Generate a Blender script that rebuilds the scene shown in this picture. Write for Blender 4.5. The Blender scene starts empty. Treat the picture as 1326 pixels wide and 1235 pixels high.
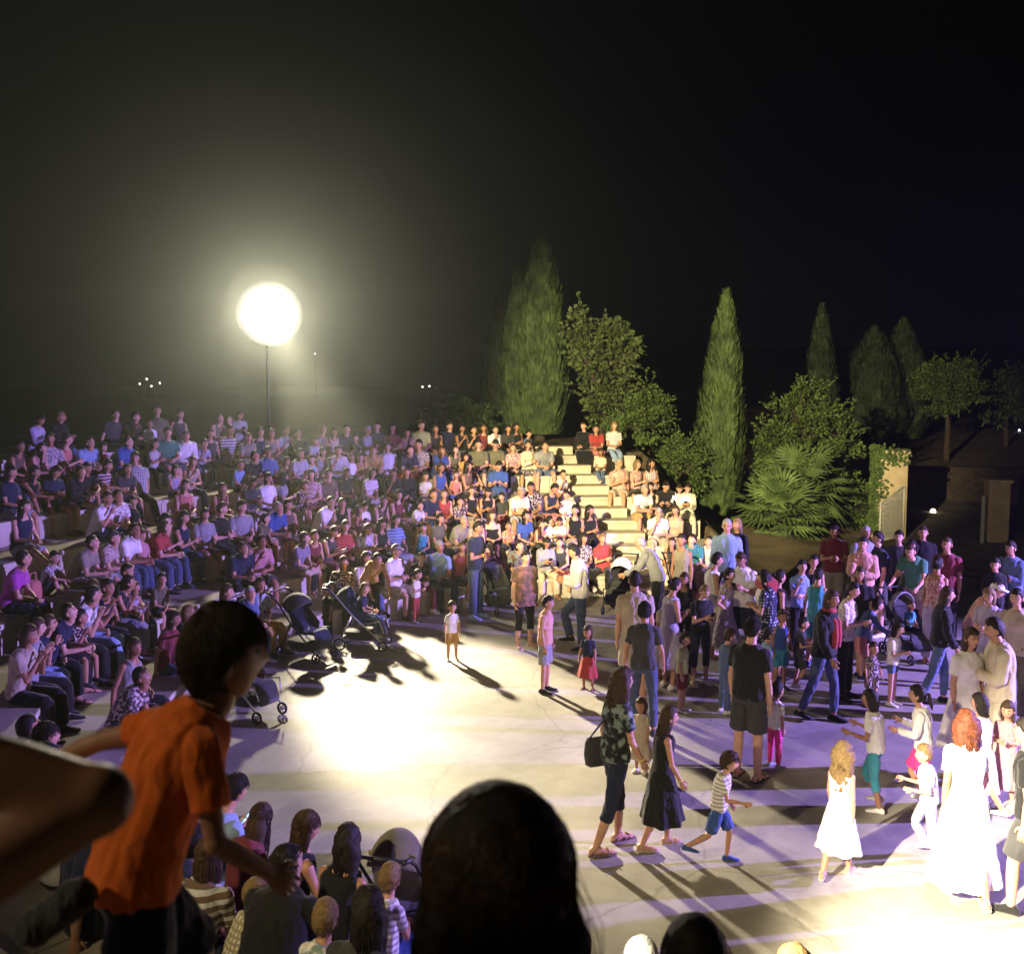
import bpy, bmesh, math, random
import numpy as np
from mathutils import Vector, Matrix, noise as mnoise
random.seed(7); rng = np.random.default_rng(7)
C = bpy.context.scene.collection
scene = bpy.context.scene
R = math.radians
V = Vector

# ------------------------------------------------------------------ camera
CAM = V((0, 0, 4.4)); PITCH = 5.35; FPX = 1280.0
cd = bpy.data.cameras.new('camera'); cam = bpy.data.objects.new('camera', cd); C.objects.link(cam)
cam.location = CAM; cam.rotation_euler = (R(90 - PITCH), 0, 0)
cd.sensor_fit = 'HORIZONTAL'; cd.sensor_width = 36; cd.lens = 36 * FPX / 1326
cd.clip_start = 0.05; cd.clip_end = 2000
cd.dof.use_dof = True; cd.dof.focus_distance = 15; cd.dof.aperture_fstop = 4.0
scene.camera = cam

# ------------------------------------------------------------------ world (night sky)
world = bpy.data.worlds.new('World'); scene.world = world; world.use_nodes = True
bg = world.node_tree.nodes['Background']
bg.inputs['Color'].default_value = (0.30, 0.36, 0.50, 1); bg.inputs['Strength'].default_value = 0.004
scene.view_settings.view_transform = 'Standard'; scene.view_settings.look = 'None'
scene.view_settings.exposure = 0.0; scene.view_settings.gamma = 1
scene.cycles.use_denoising = True
scene.cycles.max_bounces = 5; scene.cycles.diffuse_bounces = 3; scene.cycles.glossy_bounces = 2
scene.cycles.transmission_bounces = 2; scene.cycles.volume_bounces = 0; scene.cycles.transparent_max_bounces = 4
scene.cycles.sample_clamp_indirect = 4

# ------------------------------------------------------------------ stage lamps and an added foreground fill (the light; the fixtures are built further down)
LAMPS = {  # name: position, aim, watts, colour, cone degrees, blend, source radius
 'far':   ((-6.3, 26.0, 6.2), (-0.8, 13.6, 0), 52000, (1.0, .86, .60), 18.8, .6, .30),
 'wide':  ((-6.3, 25.9, 6.25), (1.5, 4.0, 2.0), 4500, (1.0, .88, .66), 88, .8, .30),
 'near':  ((-5.2, 0.2, 6.6), (5.5, 7.9, 0), 76000, (1.0, .87, .62), 22, .8, .12),
 'house': ((-5.4, 0.5, 6.9), (4.2, 27.0, 3.7), 72000, (1.0, .82, .44), 28, .6, .12),
 'spill': ((-5.4, 0.5, 6.9), (6.5, 16.0, 0.0), 3000, (1.0, .80, .42), 60, .8, .12),
 'foreground_fill':  ((-5.3, 0.2, 6.9), (0.5, 1.0, 3.5), 620, (1.0, .80, .50), 90, .9, .25),  # added fill for the figures beside the camera, no fixture of its own
 'blue':  ((17.0, 11.0, 4.2), (0.5, 14.0, 1.0), 38000, (.40, .27, 1.0), 64, .6, .12),
}
def aim(o, tgt):
    o.rotation_euler = (V(tgt) - o.location).to_track_quat('-Z', 'Y').to_euler()
for k, (p, t, w, c, cone, bl, rad) in LAMPS.items():
    ld = bpy.data.lights.new('lamp_beam', 'SPOT'); ld.energy = w; ld.color = c
    ld.spot_size = R(cone); ld.spot_blend = bl; ld.shadow_soft_size = rad
    lo = bpy.data.objects.new('lamp_beam', ld); C.objects.link(lo); lo.location = p; aim(lo, t)

# ------------------------------------------------------------------ helpers
def ray(px, py):
    d = V(((px - 663) / FPX, (617.5 - py) / FPX, -1.0))
    return (cam.rotation_euler.to_matrix() @ d)
def at_depth(px, py, y):
    d = ray(px, py); return CAM + d * (y / d.y)
def at_z(px, py, z):
    d = ray(px, py); return CAM + d * ((z - CAM.z) / d.z)

MATS = {}
def nt(name):
    m = bpy.data.materials.new(name); m.use_nodes = True
    return m, m.node_tree.nodes, m.node_tree.links, m.node_tree.nodes['Principled BSDF']
def surf(name, c1, c2, scale=4, rough=.8, bump=.3, detail=6, bscale=None, spec=.3, bdist=.02):
    """two-colour noisy surface with a bump"""
    if name in MATS: return MATS[name]
    m, N, L, b = nt(name)
    tc = N.new('ShaderNodeTexCoord')
    n = N.new('ShaderNodeTexNoise'); n.inputs['Scale'].default_value = scale; n.inputs['Detail'].default_value = detail
    r = N.new('ShaderNodeValToRGB'); r.color_ramp.elements[0].position = .33; r.color_ramp.elements[1].position = .68
    r.color_ramp.elements[0].color = (*c1, 1); r.color_ramp.elements[1].color = (*c2, 1)
    n2 = N.new('ShaderNodeTexNoise'); n2.inputs['Scale'].default_value = bscale or scale * 6; n2.inputs['Detail'].default_value = 4
    bp = N.new('ShaderNodeBump'); bp.inputs['Strength'].default_value = bump; bp.inputs['Distance'].default_value = bdist
    L.new(tc.outputs['Object'], n.inputs['Vector']); L.new(tc.outputs['Object'], n2.inputs['Vector'])
    L.new(n.outputs['Fac'], r.inputs['Fac']); L.new(r.outputs['Color'], b.inputs['Base Color'])
    L.new(n2.outputs['Fac'], bp.inputs['Height']); L.new(bp.outputs['Normal'], b.inputs['Normal'])
    b.inputs['Roughness'].default_value = rough; b.inputs['Specular IOR Level'].default_value = spec
    MATS[name] = m; return m
def glow(name, col, strength):
    if name in MATS: return MATS[name]
    m, N, L, b = nt(name)
    b.inputs['Base Color'].default_value = (*col, 1); b.inputs['Emission Color'].default_value = (*col, 1)
    b.inputs['Emission Strength'].default_value = strength
    MATS[name] = m; return m
def plain(name, col, rough=.5, metal=0.0, spec=.5):
    if name in MATS: return MATS[name]
    m, N, L, b = nt(name)
    n = N.new('ShaderNodeTexNoise'); n.inputs['Scale'].default_value = 30
    mx = N.new('ShaderNodeMix'); mx.data_type = 'RGBA'
    mx.inputs[6].default_value = (*[c * .85 for c in col], 1); mx.inputs[7].default_value = (*[min(1, c * 1.12) for c in col], 1)
    L.new(n.outputs['Fac'], mx.inputs[0]); L.new(mx.outputs[2], b.inputs['Base Color'])
    b.inputs['Roughness'].default_value = rough; b.inputs['Metallic'].default_value = metal
    b.inputs['Specular IOR Level'].default_value = spec
    MATS[name] = m; return m

class MB:
    """collects rings, boxes and tubes into one mesh"""
    def __init__(s): s.v = []; s.f = []; s.m = []
    def add(s, vs, fs, mi=0):
        o = len(s.v); s.v += [tuple(v) for v in vs]; s.f += [tuple(i + o for i in f) for f in fs]; s.m += [mi] * len(fs)
    def rings(s, rs, cap=(True, True), mi=0):
        """rs: list of equally long point lists"""
        n = len(rs[0]); vs = [p for r in rs for p in r]; fs = []
        for i in range(len(rs) - 1):
            a = i * n; b = a + n
            for j in range(n):
                k = (j + 1) % n; fs.append((a + j, a + k, b + k, b + j))
        if cap[0]: fs.append(tuple(range(n - 1, -1, -1)))
        if cap[1]: fs.append(tuple(range(len(vs) - n, len(vs))))
        s.add(vs, fs, mi)
    def ell(s, c, u, v, n=12):
        return [c + u * math.cos(2 * math.pi * k / n) + v * math.sin(2 * math.pi * k / n) for k in range(n)]
    def tube(s, pts, rads, n=8, mi=0, cap=True):
        pts = [V(p) for p in pts]
        if not hasattr(rads, '__len__'): rads = [rads] * len(pts)
        rs = []; ref = None
        for i, p in enumerate(pts):
            d = (pts[min(i + 1, len(pts) - 1)] - pts[max(i - 1, 0)]).normalized()
            if ref is None:
                ref = d.orthogonal().normalized()
            u = (ref - d * ref.dot(d))
            u = u.normalized() if u.length > 1e-6 else d.orthogonal().normalized()
            ref = u; v = d.cross(u)
            rs.append(s.ell(p, u * rads[i], v * rads[i], n))
        s.rings(rs, (cap, cap), mi)
    def box(s, c, size, rot=None, mi=0, bev=0.0):
        c = V(c); hx, hy, hz = [q / 2 for q in size]
        vs = [V((x, y, z)) for z in (-hz, hz) for (x, y) in ((-hx, -hy), (hx, -hy), (hx, hy), (-hx, hy))]
        if rot is not None: vs = [rot @ q for q in vs]
        s.add([c + q for q in vs], [(3, 2, 1, 0), (4, 5, 6, 7), (0, 1, 5, 4), (1, 2, 6, 5), (2, 3, 7, 6), (3, 0, 4, 7)], mi)
    def ball(s, c, rx, ry=None, rz=None, n=10, m=7, rot=None, mi=0):
        ry = ry or rx; rz = rz or rx; c = V(c); rs = []
        for i in range(m + 1):
            t = math.pi * (i / m * .98 + .01); r = math.sin(t)
            q = [V((rx * r * math.cos(2 * math.pi * k / n), ry * r * math.sin(2 * math.pi * k / n), -rz * math.cos(t))) for k in range(n)]
            if rot is not None: q = [rot @ w for w in q]
            rs.append([c + w for w in q])
        s.rings(rs, (True, True), mi)
    def mesh(s, name, smooth=True):
        me = bpy.data.meshes.new(name); me.from_pydata(s.v, [], s.f)
        me.polygons.foreach_set('material_index', s.m)
        if smooth: me.polygons.foreach_set('use_smooth', [True] * len(s.f))
        me.update(); return me
    def build(s, name, mats, parent=None, smooth=True):
        me = s.mesh(name, smooth)
        for m in (mats if isinstance(mats, (list, tuple)) else [mats]): me.materials.append(m)
        return link(name, me, parent)
def link(name, me, parent=None):
    o = bpy.data.objects.new(name, me); C.objects.link(o)
    if parent is not None: o.parent = parent
    return o
def tag(o, label=None, cat=None, group=None, kind=None):
    if label: o['label'] = label
    if cat: o['category'] = cat
    if group: o['group'] = group
    if kind: o['kind'] = kind
    return o
def empty(name, loc, rz=0.0, label=None, cat=None, group=None, kind=None):
    o = bpy.data.objects.new(name, None); C.objects.link(o); o.location = loc; o.rotation_euler = (0, 0, rz)
    o.empty_display_size = .1
    return tag(o, label, cat, group, kind)
def bevel(o, w=.01, seg=2):
    md = o.modifiers.new('b', 'BEVEL'); md.width = w; md.segments = seg; md.limit_method = 'ANGLE'
    return o
def sstep(a, b, x):
    t = min(1, max(0, (x - a) / (b - a))); return t * t * (3 - 2 * t)

# ------------------------------------------------------------------ the bowl: stage centre, tiers
CX, CY, R0, TREAD, RISE, NT = 3.0, 13.0, 7.4, 1.15, 0.42, 7
AZ_AISLE = -6.2
def az_end(i): return 12.5 - 2.25 * i if i < 6 else -40.0           # where tier i stops
AZ_START = -196.0
def seat_z(i): return RISE * (i + 1)
def polar(r, az):
    a = R(az); return (CX + r * math.sin(a), CY + r * math.cos(a))
def rel(x, y):
    return math.hypot(x - CX, y - CY), math.degrees(math.atan2(x - CX, y - CY))

def terrain(x, y):
    r, az = rel(x, y)
    if az > 165: az -= 360
    nt_ = NT if az < -40 else 6
    i = (r - R0) / TREAD
    bank = max(0, min(nt_, i)) * RISE               # height of the seating at this radius
    a0 = az_end(max(0, min(5, i)))
    if az < a0:
        z = -0.25 if r < R0 + TREAD * nt_ - .05 else RISE * nt_ - .03
        if r < R0 + .02: z = -0.02
    else:
        z = (bank + .05) * (1 - sstep(a0, a0 + 9.5, az))
        z += .5 * math.exp(-((x - 6.6) / 2.2) ** 2 - ((y - 26.5) / 4.0) ** 2)
        z += .06 * mnoise.noise(V((x * .6, y * .6, 0))) * sstep(R0 + .5, R0 + 2.5, r)
        if r < R0 + 1.2: z = min(z, 0) - .02
    if x > 9.5: z += .045 * max(0, y - 27)
    return z

def build_ground():
    def axis(lo, hi, c0, c1, fine, n):
        a = list(np.arange(c0, c1, fine)); k = 1
        x = c1; st = fine
        while x < hi: a.append(x); st *= 1.25; x += st
        x = c0; st = fine
        while x > lo: st *= 1.25; x -= st; a.insert(0, x)
        return a
    xs = axis(-500, 500, -16, 22, .35, 0); ys = axis(-500, 900, -8, 44, .35, 0)
    mb = MB(); nx = len(xs)
    mb.v = [(x, y, terrain(x, y)) for y in ys for x in xs]
    mb.f = [(j * nx + i, j * nx + i + 1, (j + 1) * nx + i + 1, (j + 1) * nx + i) for j in range(len(ys) - 1) for i in range(nx - 1)]
    mb.m = [0] * len(mb.f)
    o = mb.build('ground', surf('soil', (.10, .075, .045), (.20, .16, .09), 1.3, .95, .8, bscale=14, bdist=.05))
    tag(o, 'dry grassy soil ground around the amphitheatre', kind='structure')
    # stage floor: a pale concrete disc with a fan of paving outside it on the open side
    mb = MB(); n = 96
    ring = lambda r, z: [V((CX + r * math.sin(2 * math.pi * k / n), CY + r * math.cos(2 * math.pi * k / n), z)) for k in range(n)]
    mb.rings([ring(R0 + 1.0 if False else R0 - .0, .0), ring(R0 * .7, .004), ring(R0 * .35, .004), ring(.05, .004)], (False, True))
    m, N, L, b = nt('stage_concrete')
    tc = N.new('ShaderNodeTexCoord')
    def nz(s, d=6, dist=0.0):
        q = N.new('ShaderNodeTexNoise'); q.inputs['Scale'].default_value = s; q.inputs['Detail'].default_value = d
        q.inputs['Distortion'].default_value = dist; L.new(tc.outputs['Object'], q.inputs['Vector']); return q
    n1 = nz(.45, 5, 1.2); r1 = N.new('ShaderNodeValToRGB'); r1.color_ramp.elements[0].position = .35; r1.color_ramp.elements[1].position = .66
    r1.color_ramp.elements[0].color = (.26, .245, .215, 1); r1.color_ramp.elements[1].color = (.44, .41, .36, 1)
    n2 = nz(60, 3); n3 = nz(3.2, 8, .6)
    mx = N.new('ShaderNodeMix'); mx.data_type = 'RGBA'; mx.blend_type = 'MULTIPLY'; mx.inputs[0].default_value = .4
    r3 = N.new('ShaderNodeValToRGB'); r3.color_ramp.elements[0].position = .38; r3.color_ramp.elements[1].position = .62
    r3.color_ramp.elements[0].color = (.68, .66, .62, 1)
    L.new(n1.outputs['Fac'], r1.inputs['Fac']); L.new(n3.outputs['Fac'], r3.inputs['Fac'])
    L.new(r1.outputs['Color'], mx.inputs[6]); L.new(r3.outputs['Color'], mx.inputs[7]); vo = N.new('ShaderNodeTexVoronoi'); vo.feature = 'DISTANCE_TO_EDGE'; vo.inputs['Scale'].default_value = .42
    ad = N.new('ShaderNodeMix'); ad.data_type = 'RGBA'; ad.blend_type = 'ADD'; ad.inputs[0].default_value = .35; nd = nz(2.2, 6)
    L.new(tc.outputs['Object'], ad.inputs[6]); L.new(nd.outputs['Color'], ad.inputs[7]); L.new(ad.outputs[2], vo.inputs['Vector'])
    cr = N.new('ShaderNodeValToRGB'); cr.color_ramp.elements[0].position = .001; cr.color_ramp.elements[1].position = .006; cr.color_ramp.elements[0].color = (.5, .48, .45, 1)
    sp = nz(38, 2); sr = N.new('ShaderNodeValToRGB'); sr.color_ramp.elements[0].position = .26; sr.color_ramp.elements[1].position = .33; sr.color_ramp.elements[0].color = (.55, .52, .48, 1)
    m2 = N.new('ShaderNodeMix'); m2.data_type = 'RGBA'; m2.blend_type = 'MULTIPLY'; m2.inputs[0].default_value = .55
    m3 = N.new('ShaderNodeMix'); m3.data_type = 'RGBA'; m3.blend_type = 'MULTIPLY'; m3.inputs[0].default_value = .7
    L.new(vo.outputs['Distance'], cr.inputs['Fac']); L.new(sp.outputs['Fac'], sr.inputs['Fac'])
    L.new(mx.outputs[2], m2.inputs[6]); L.new(cr.outputs['Color'], m2.inputs[7]); L.new(m2.outputs[2], m3.inputs[6]); L.new(sr.outputs['Color'], m3.inputs[7]); L.new(m3.outputs[2], b.inputs['Base Color'])
    bp = N.new('ShaderNodeBump'); bp.inputs['Strength'].default_value = .35; bp.inputs['Distance'].default_value = .01
    L.new(n2.outputs['Fac'], bp.inputs['Height']); L.new(bp.outputs['Normal'], b.inputs['Normal'])
    b.inputs['Roughness'].default_value = .62; b.inputs['Specular IOR Level'].default_value = .3
    MATS['stage'] = m
    o = mb.build('stage_floor', m); tag(o, 'pale concrete stage floor at the bottom of the seating bowl', kind='structure')
    # paving outside the disc towards the gate
    mb = MB(); vs = []; fs = []
    azs = [27 + k * 3 for k in range(46)]; rr = [R0 - .02, R0 + 1.5, R0 + 3, R0 + 5]
    for a in azs:
        for q in rr:
            x, y = polar(q, a); vs.append((x, y, max(terrain(x, y), 0) * .0 + .002 + max(0, terrain(x, y)) ))
    for i in range(len(azs) - 1):
        for j in range(len(rr) - 1):
            fs.append((i * 4 + j, i * 4 + j + 1, (i + 1) * 4 + j + 1, (i + 1) * 4 + j))
    mb.add(vs, fs); o = mb.build('pavement', m); tag(o, 'concrete apron between the stage and the gate', kind='structure')
    # drive beyond the gate
    mb = MB(); vs = []; fs = []
    for k in range(40):
        y = 24.5 + k * .9
        for x in (10.9 + .10 * (y - 28), 12.6 + .14 * (y - 28), 14.6 + .18 * (y - 28)):
            vs.append((x, y, terrain(x, y) + .03))
    for k in range(39):
        for j in range(2):
            fs.append((k * 3 + j, k * 3 + j + 1, k * 3 + j + 4, k * 3 + j + 3))
    mb.add(vs, fs); o = mb.build('road', surf('drive', (.16, .14, .12), (.27, .24, .2), 2, .9, .5))
    tag(o, 'pale gravel drive rising beyond the gate', kind='structure')
build_ground()

def build_bowl():
    root = empty('amphitheatre', (CX, CY, 0), 0, 'stepped pale stone seating bowl of the open-air amphitheatre', 'amphitheatre', kind='structure')
    stone = surf('tier_stone', (.46, .41, .33), (.62, .57, .47), 2.2, .8, .35, bscale=40, bdist=.008)
    for i in range(NT):
        mb = MB(); r0 = R0 + TREAD * i; z1 = seat_z(i); z0 = z1 - RISE - .2 if i else -.1
        a0, a1 = AZ_START, az_end(i)
        r1 = r0 + TREAD + (.1 if i < NT - 2 else .5)
        nseg = int(R(a1 - a0) * r0 / 1.35); gap = math.degrees(.006 / r0)
        for k in range(nseg):
            b0 = a0 + (a1 - a0) * k / nseg + gap; b1 = a0 + (a1 - a0) * (k + 1) / nseg - gap
            rs = []
            for q in range(4):
                a = R(b0 + (b1 - b0) * q / 3)
                prof = [(r0 + .05, z0), (r0 + .05, z1 - .075), (r0 + .005, z1 - .07), (r0, z1 - .06), (r0, z1 - .012), (r0 + .012, z1), (r0 + .6, z1 - .002), (r1, z1), (r1, z0)]
                rs.append([V((p * math.sin(a), p * math.cos(a), z)) for p, z in prof])
            mb.rings(rs)
        mb.build('seat_tier', stone, root, smooth=False)
    # radial stair: an extra half-height step on each tier
    st = surf('stair_stone', (.50, .44, .33), (.64, .57, .44), 3, .8, .35, bscale=50, bdist=.008)
    for az, slope in ((-2.2, -1.15), (-150.0, 0.0)):
        sroot = None
        for i in range(-1, NT - 1):
            mb = MB(); r1 = R0 + TREAD * (i + 1); r0 = r1 - TREAD * .5; zt = seat_z(i) + RISE * .5
            half = .54; rs = []
            for q in (-1, 1):
                th = R(az + slope * i); t = V((math.cos(th), -math.sin(th), 0)) * half * q; d = V((math.sin(th), math.cos(th), 0))
                prof = [(r0, seat_z(i) - .05), (r0, zt - .012), (r0 + .012, zt), (r1 + .06, zt), (r1 + .06, seat_z(i) - .05)]
                rs.append([d * p + t + V((0, 0, z)) for p, z in prof])
            mb.rings(rs); mb.build('stair_step', st, root, smooth=False)
build_bowl()

# ================================================================== people
FABRIC = {'white': (.78, .76, .74), 'black': (.012, .012, .014), 'navy': (.016, .022, .06), 'blue': (.03, .09, .36), 'skyblue': (.25, .40, .66),
 'red': (.46, .03, .03), 'coral': (.60, .17, .13), 'orange': (.72, .17, .03), 'mustard': (.55, .32, .05), 'yellow': (.66, .50, .14), 'cream': (.72, .62, .42),
 'pink': (.58, .25, .28), 'lilac': (.42, .36, .52), 'grey': (.30, .30, .32), 'charcoal': (.05, .05, .055), 'teal': (.02, .32, .42), 'green': (.04, .22, .13),
 'olive': (.15, .14, .07), 'brown': (.16, .09, .06), 'beige': (.48, .38, .27), 'maroon': (.20, .02, .035), 'magenta': (.50, .04, .42), 'denim': (.09, .15, .30),
 'jeans': (.055, .085, .17), 'peach': (.68, .33, .22), 'limegreen': (.50, .55, .18), 'hotpink': (.68, .05, .28), 'khaki': (.30, .26, .17)}
for k_, c_ in FABRIC.items():
    l_ = .3 * c_[0] + .55 * c_[1] + .15 * c_[2]; FABRIC[k_] = tuple(.90 * (.82 * q + .18 * l_) for q in c_) if k_ not in ('orange', 'hotpink', 'white') else c_
FABRIC['orange'] = (.84, .17, .02)
WORDS = {'skyblue': 'pale blue', 'jeans': 'blue denim', 'denim': 'faded denim', 'limegreen': 'yellow-green', 'navy': 'navy blue', 'hotpink': 'hot pink', 'charcoal': 'dark grey'}
def fab(col, pat=None):
    key = 'fabric_%s_%s' % (col, pat)
    if key in MATS: return MATS[key]
    c = FABRIC[col]; m, N, L, b = nt(key)
    tc = N.new('ShaderNodeTexCoord')
    def nz(s, d=3):
        q = N.new('ShaderNodeTexNoise'); q.inputs['Scale'].default_value = s; q.inputs['Detail'].default_value = d
        L.new(tc.outputs['Object'], q.inputs['Vector']); return q
    def ramp(src, p0, c0, p1, c1, const=False):
        r = N.new('ShaderNodeValToRGB'); e = r.color_ramp.elements; e[0].position = p0; e[1].position = p1
        e[0].color = (*c0, 1); e[1].color = (*c1, 1)
        if const: r.color_ramp.interpolation = 'CONSTANT'
        L.new(src, r.inputs['Fac']); return r
    lo = [q * .90 for q in c]; hi = [min(1, q * 1.07) for q in c]
    base = ramp(nz(9, 5).outputs['Fac'], .35, lo, .65, hi)
    out = base.outputs['Color']
    def over(fac, col2):
        mx = N.new('ShaderNodeMix'); mx.data_type = 'RGBA'
        nonlocal out
        L.new(fac, mx.inputs[0]); L.new(out, mx.inputs[6]); mx.inputs[7].default_value = (*col2, 1); out = mx.outputs[2]
    K = lambda t: ((0, 0, 0), (1, 1, 1))
    if pat == 'floral':
        over(ramp(nz(26).outputs['Fac'], .5, (0, 0, 0), .56, (1, 1, 1)).outputs['Color'], (.62, .50, .46))
        over(ramp(nz(38).outputs['Fac'], .58, (0, 0, 0), .62, (1, 1, 1)).outputs['Color'], (.10, .03, .05))
    elif pat == 'tiedye':
        over(ramp(nz(13).outputs['Fac'], .47, (0, 0, 0), .6, (1, 1, 1)).outputs['Color'], (.20, .27, .26))
    elif pat == 'mottled':
        over(ramp(nz(10).outputs['Fac'], .48, (0, 0, 0), .62, (1, 1, 1)).outputs['Color'], (.30, .14, .11))
    elif pat in ('dots', 'stripe', 'check'):
        if pat == 'dots':
            w = N.new('ShaderNodeTexVoronoi'); w.inputs['Scale'].default_value = 22; w.inputs['Randomness'].default_value = .25
            L.new(tc.outputs['Object'], w.inputs['Vector'])
            over(ramp(w.outputs['Distance'], .28, (1, 1, 1), .33, (0, 0, 0)).outputs['Color'], (.6, .6, .62))
        else:
            for ax in (('Z',) if pat == 'stripe' else ('Z', 'X')):
                w = N.new('ShaderNodeTexWave'); w.bands_direction = ax; w.inputs['Scale'].default_value = 5 if pat == 'stripe' else 7
                L.new(tc.outputs['Object'], w.inputs['Vector'])
                over(ramp(w.outputs['Fac'], .55, (0, 0, 0), .62, (1, 1, 1)).outputs['Color'], tuple(q * .45 for q in c) if max(c) > .3 else (.5, .5, .52))
    L.new(out, b.inputs['Base Color'])
    bp = N.new('ShaderNodeBump'); bp.inputs['Strength'].default_value = .35; bp.inputs['Distance'].default_value = .01
    L.new(nz(34, 5).outputs['Fac'], bp.inputs['Height']); L.new(bp.outputs['Normal'], b.inputs['Normal'])
    b.inputs['Roughness'].default_value = .85; b.inputs['Specular IOR Level'].default_value = .2
    b.inputs['Sheen Weight'].default_value = .15
    MATS[key] = m; return m
def skin(i=0):
    cols = [(.50, .27, .17), (.42, .21, .125), (.56, .32, .22), (.34, .165, .095)]
    key = 'skin_%d' % i
    if key in MATS: return MATS[key]
    m = surf(key, tuple(q * .9 for q in cols[i]), tuple(min(1, q * 1.1) for q in cols[i]), 14, .5, .12, spec=.4, bscale=220, bdist=.002)
    return m
def hairmat(k):
    col = {'d': ((.008, .006, .005), (.022, .015, .011)), 'b': ((.028, .014, .008), (.07, .038, .02)), 'y': ((.13, .08, .033), (.25, .16, .07)),
           'g': ((.24, .23, .22), (.34, .33, .31)), 'r': ((.07, .02, .01), (.17, .05, .022))}[k]
    m = surf('hair_' + k, col[0], col[1], 40, .58, .8, bscale=160, spec=.25, bdist=.006)
    return m

def norm(v): return V(v).normalized()
KINDP = {  # shoulder half width, hip rx, waist rx, chest rx, depth factor, limb factor, bust
 'm': (.188, .158, .142, .165, 1.0, 1.0, 0), 'w': (.162, .166, .122, .145, .95, .90, .022), 'M': (.195, .178, .185, .185, 1.28, 1.08, 0),
 'c': (.152, .138, .125, .140, .95, .88, 0), 't': (.150, .150, .150, .145, 1.10, 1.05, 0)}
def kind_scale(kind, h):
    hs = 1.0
    if kind == 'c': hs = 1.0 + .42 * min(1, max(0, (1.6 - h) / .7))
    if kind == 't': hs = 1.62
    return h / (1.52 + .23 * hs), hs

class Fig:
    """skeleton of one pose; everything in metres for a 1.75 m adult, scaled afterwards"""
    def __init__(s, kind='m', hs=1.0, sit=False, lean=0.0, side=0.0, twist=0.0, head=(0, 0, 0), thigh=None, shin=None, ua=None, fa=None, feet=None, hunch=0.0, hand=None, curl=.5):
        s.kind = kind; s.hs = hs; s.sit = sit
        s.sh, s.hip, s.wai, s.che, s.dep, s.limb, s.bust = KINDP[kind]
        thigh = thigh or ((.05, .02, -1), (-.05, .02, -1)); shin = shin or ((.02, -.03, -1), (-.02, -.03, -1))
        ua = ua or ((.16, -.02, -1), (-.16, -.02, -1)); fa = fa or ((.04, .16, -1), (-.04, .16, -1))
        s.curl = curl
        # legs
        s.P = V((0, 0, 0)); hw = .092 * s.hip / .16
        s.hips = [V((hw, 0, -.03)), V((-hw, 0, -.03))]
        s.knee = [s.hips[k] + norm(thigh[k]) * .435 for k in (0, 1)]
        s.ank = [s.knee[k] + norm(shin[k]) * .42 for k in (0, 1)]
        s.feet = feet or ((.15, 1, 0), (-.15, 1, 0)); s.thigh = thigh; s.shin = shin
        if sit: dz = .105
        else: dz = -min(a.z for a in s.ank) + .075
        off = V((0, 0, dz))
        for arr in (s.hips, s.knee, s.ank):
            for q in arr: q += off
        s.P = off.copy()
        # spine
        s.yaw = twist
        def fr(pitch, roll, yaw):
            return Matrix.Rotation(R(-yaw), 3, 'Z') @ Matrix.Rotation(R(roll), 3, 'Y') @ Matrix.Rotation(R(-pitch), 3, 'X')
        s.M0 = fr(lean * .45, side * .5, twist * .2); s.M1 = fr(lean + hunch, side, twist)
        s.Mm = fr(lean * .8 + hunch * .3, side * .8, twist * .6)
        L = .56; s.spine = []
        p = s.P.copy(); n = 10
        for k in range(n + 1):
            t = k / n
            s.spine.append((p.copy(), t))
            p = p + s.axis(t).col[2] * (L / n)
        s.top = s.spine[-1][0]
        s.shl = [s.top + s.M1 @ V((s.sh * .90, 0, -.098)), s.top + s.M1 @ V((-s.sh * .90, 0, -.098))]
        hp, hy, hr = head
        s.MH = fr(hp, hr, twist + hy)
        s.neck = s.top + (s.M1 @ V((0, .015, .045)))
        s.hc = s.top + s.M1 @ V((0, .022, .048)) + s.MH @ V((0, .012, .115 * hs))
        ual, fal = .285, .245
        s.elb = []; s.wri = []; s.hdir = []
        MA = Matrix.Rotation(R(-twist), 3, 'Z')          # arms are given upright, turned with the torso
        for k in (0, 1):
            e = s.shl[k] + (MA @ norm(ua[k])) * ual
            w = e + (MA @ norm(fa[k])) * fal
            s.elb.append(e); s.wri.append(w); s.hdir.append((w - e).normalized())
        s.handrot = hand or (None, None)
    def axis(s, t):
        M = s.M0.lerp(s.M1, min(1, t * 1.15)) if hasattr(s.M0, 'lerp') else s.M0
        class A: pass
        a = A(); a.col = [M @ V((1, 0, 0)), M @ V((0, 1, 0)), M @ V((0, 0, 1))]
        return a
    def ring(s, t, rx, ry, dz=0.0, n=18, sq=2.4, dy=0.0):
        """superellipse ring across the spine at fraction t"""
        k = max(0, min(len(s.spine) - 1.001, t * (len(s.spine) - 1))); i = int(k)
        p = s.spine[i][0].lerp(s.spine[i + 1][0], k - i)
        a = s.axis(t); p = p + a.col[2] * ((t - max(0, min(1, t))) * .56 + dz) + a.col[1] * dy
        out = []
        for j in range(n):
            th = 2 * math.pi * j / n; cx, sy = math.cos(th), math.sin(th)
            x = math.copysign(abs(cx) ** (2 / sq), cx) * rx; y = math.copysign(abs(sy) ** (2 / sq), sy) * ry
            out.append(p + a.col[0] * x + a.col[1] * y)
        return out

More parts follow.
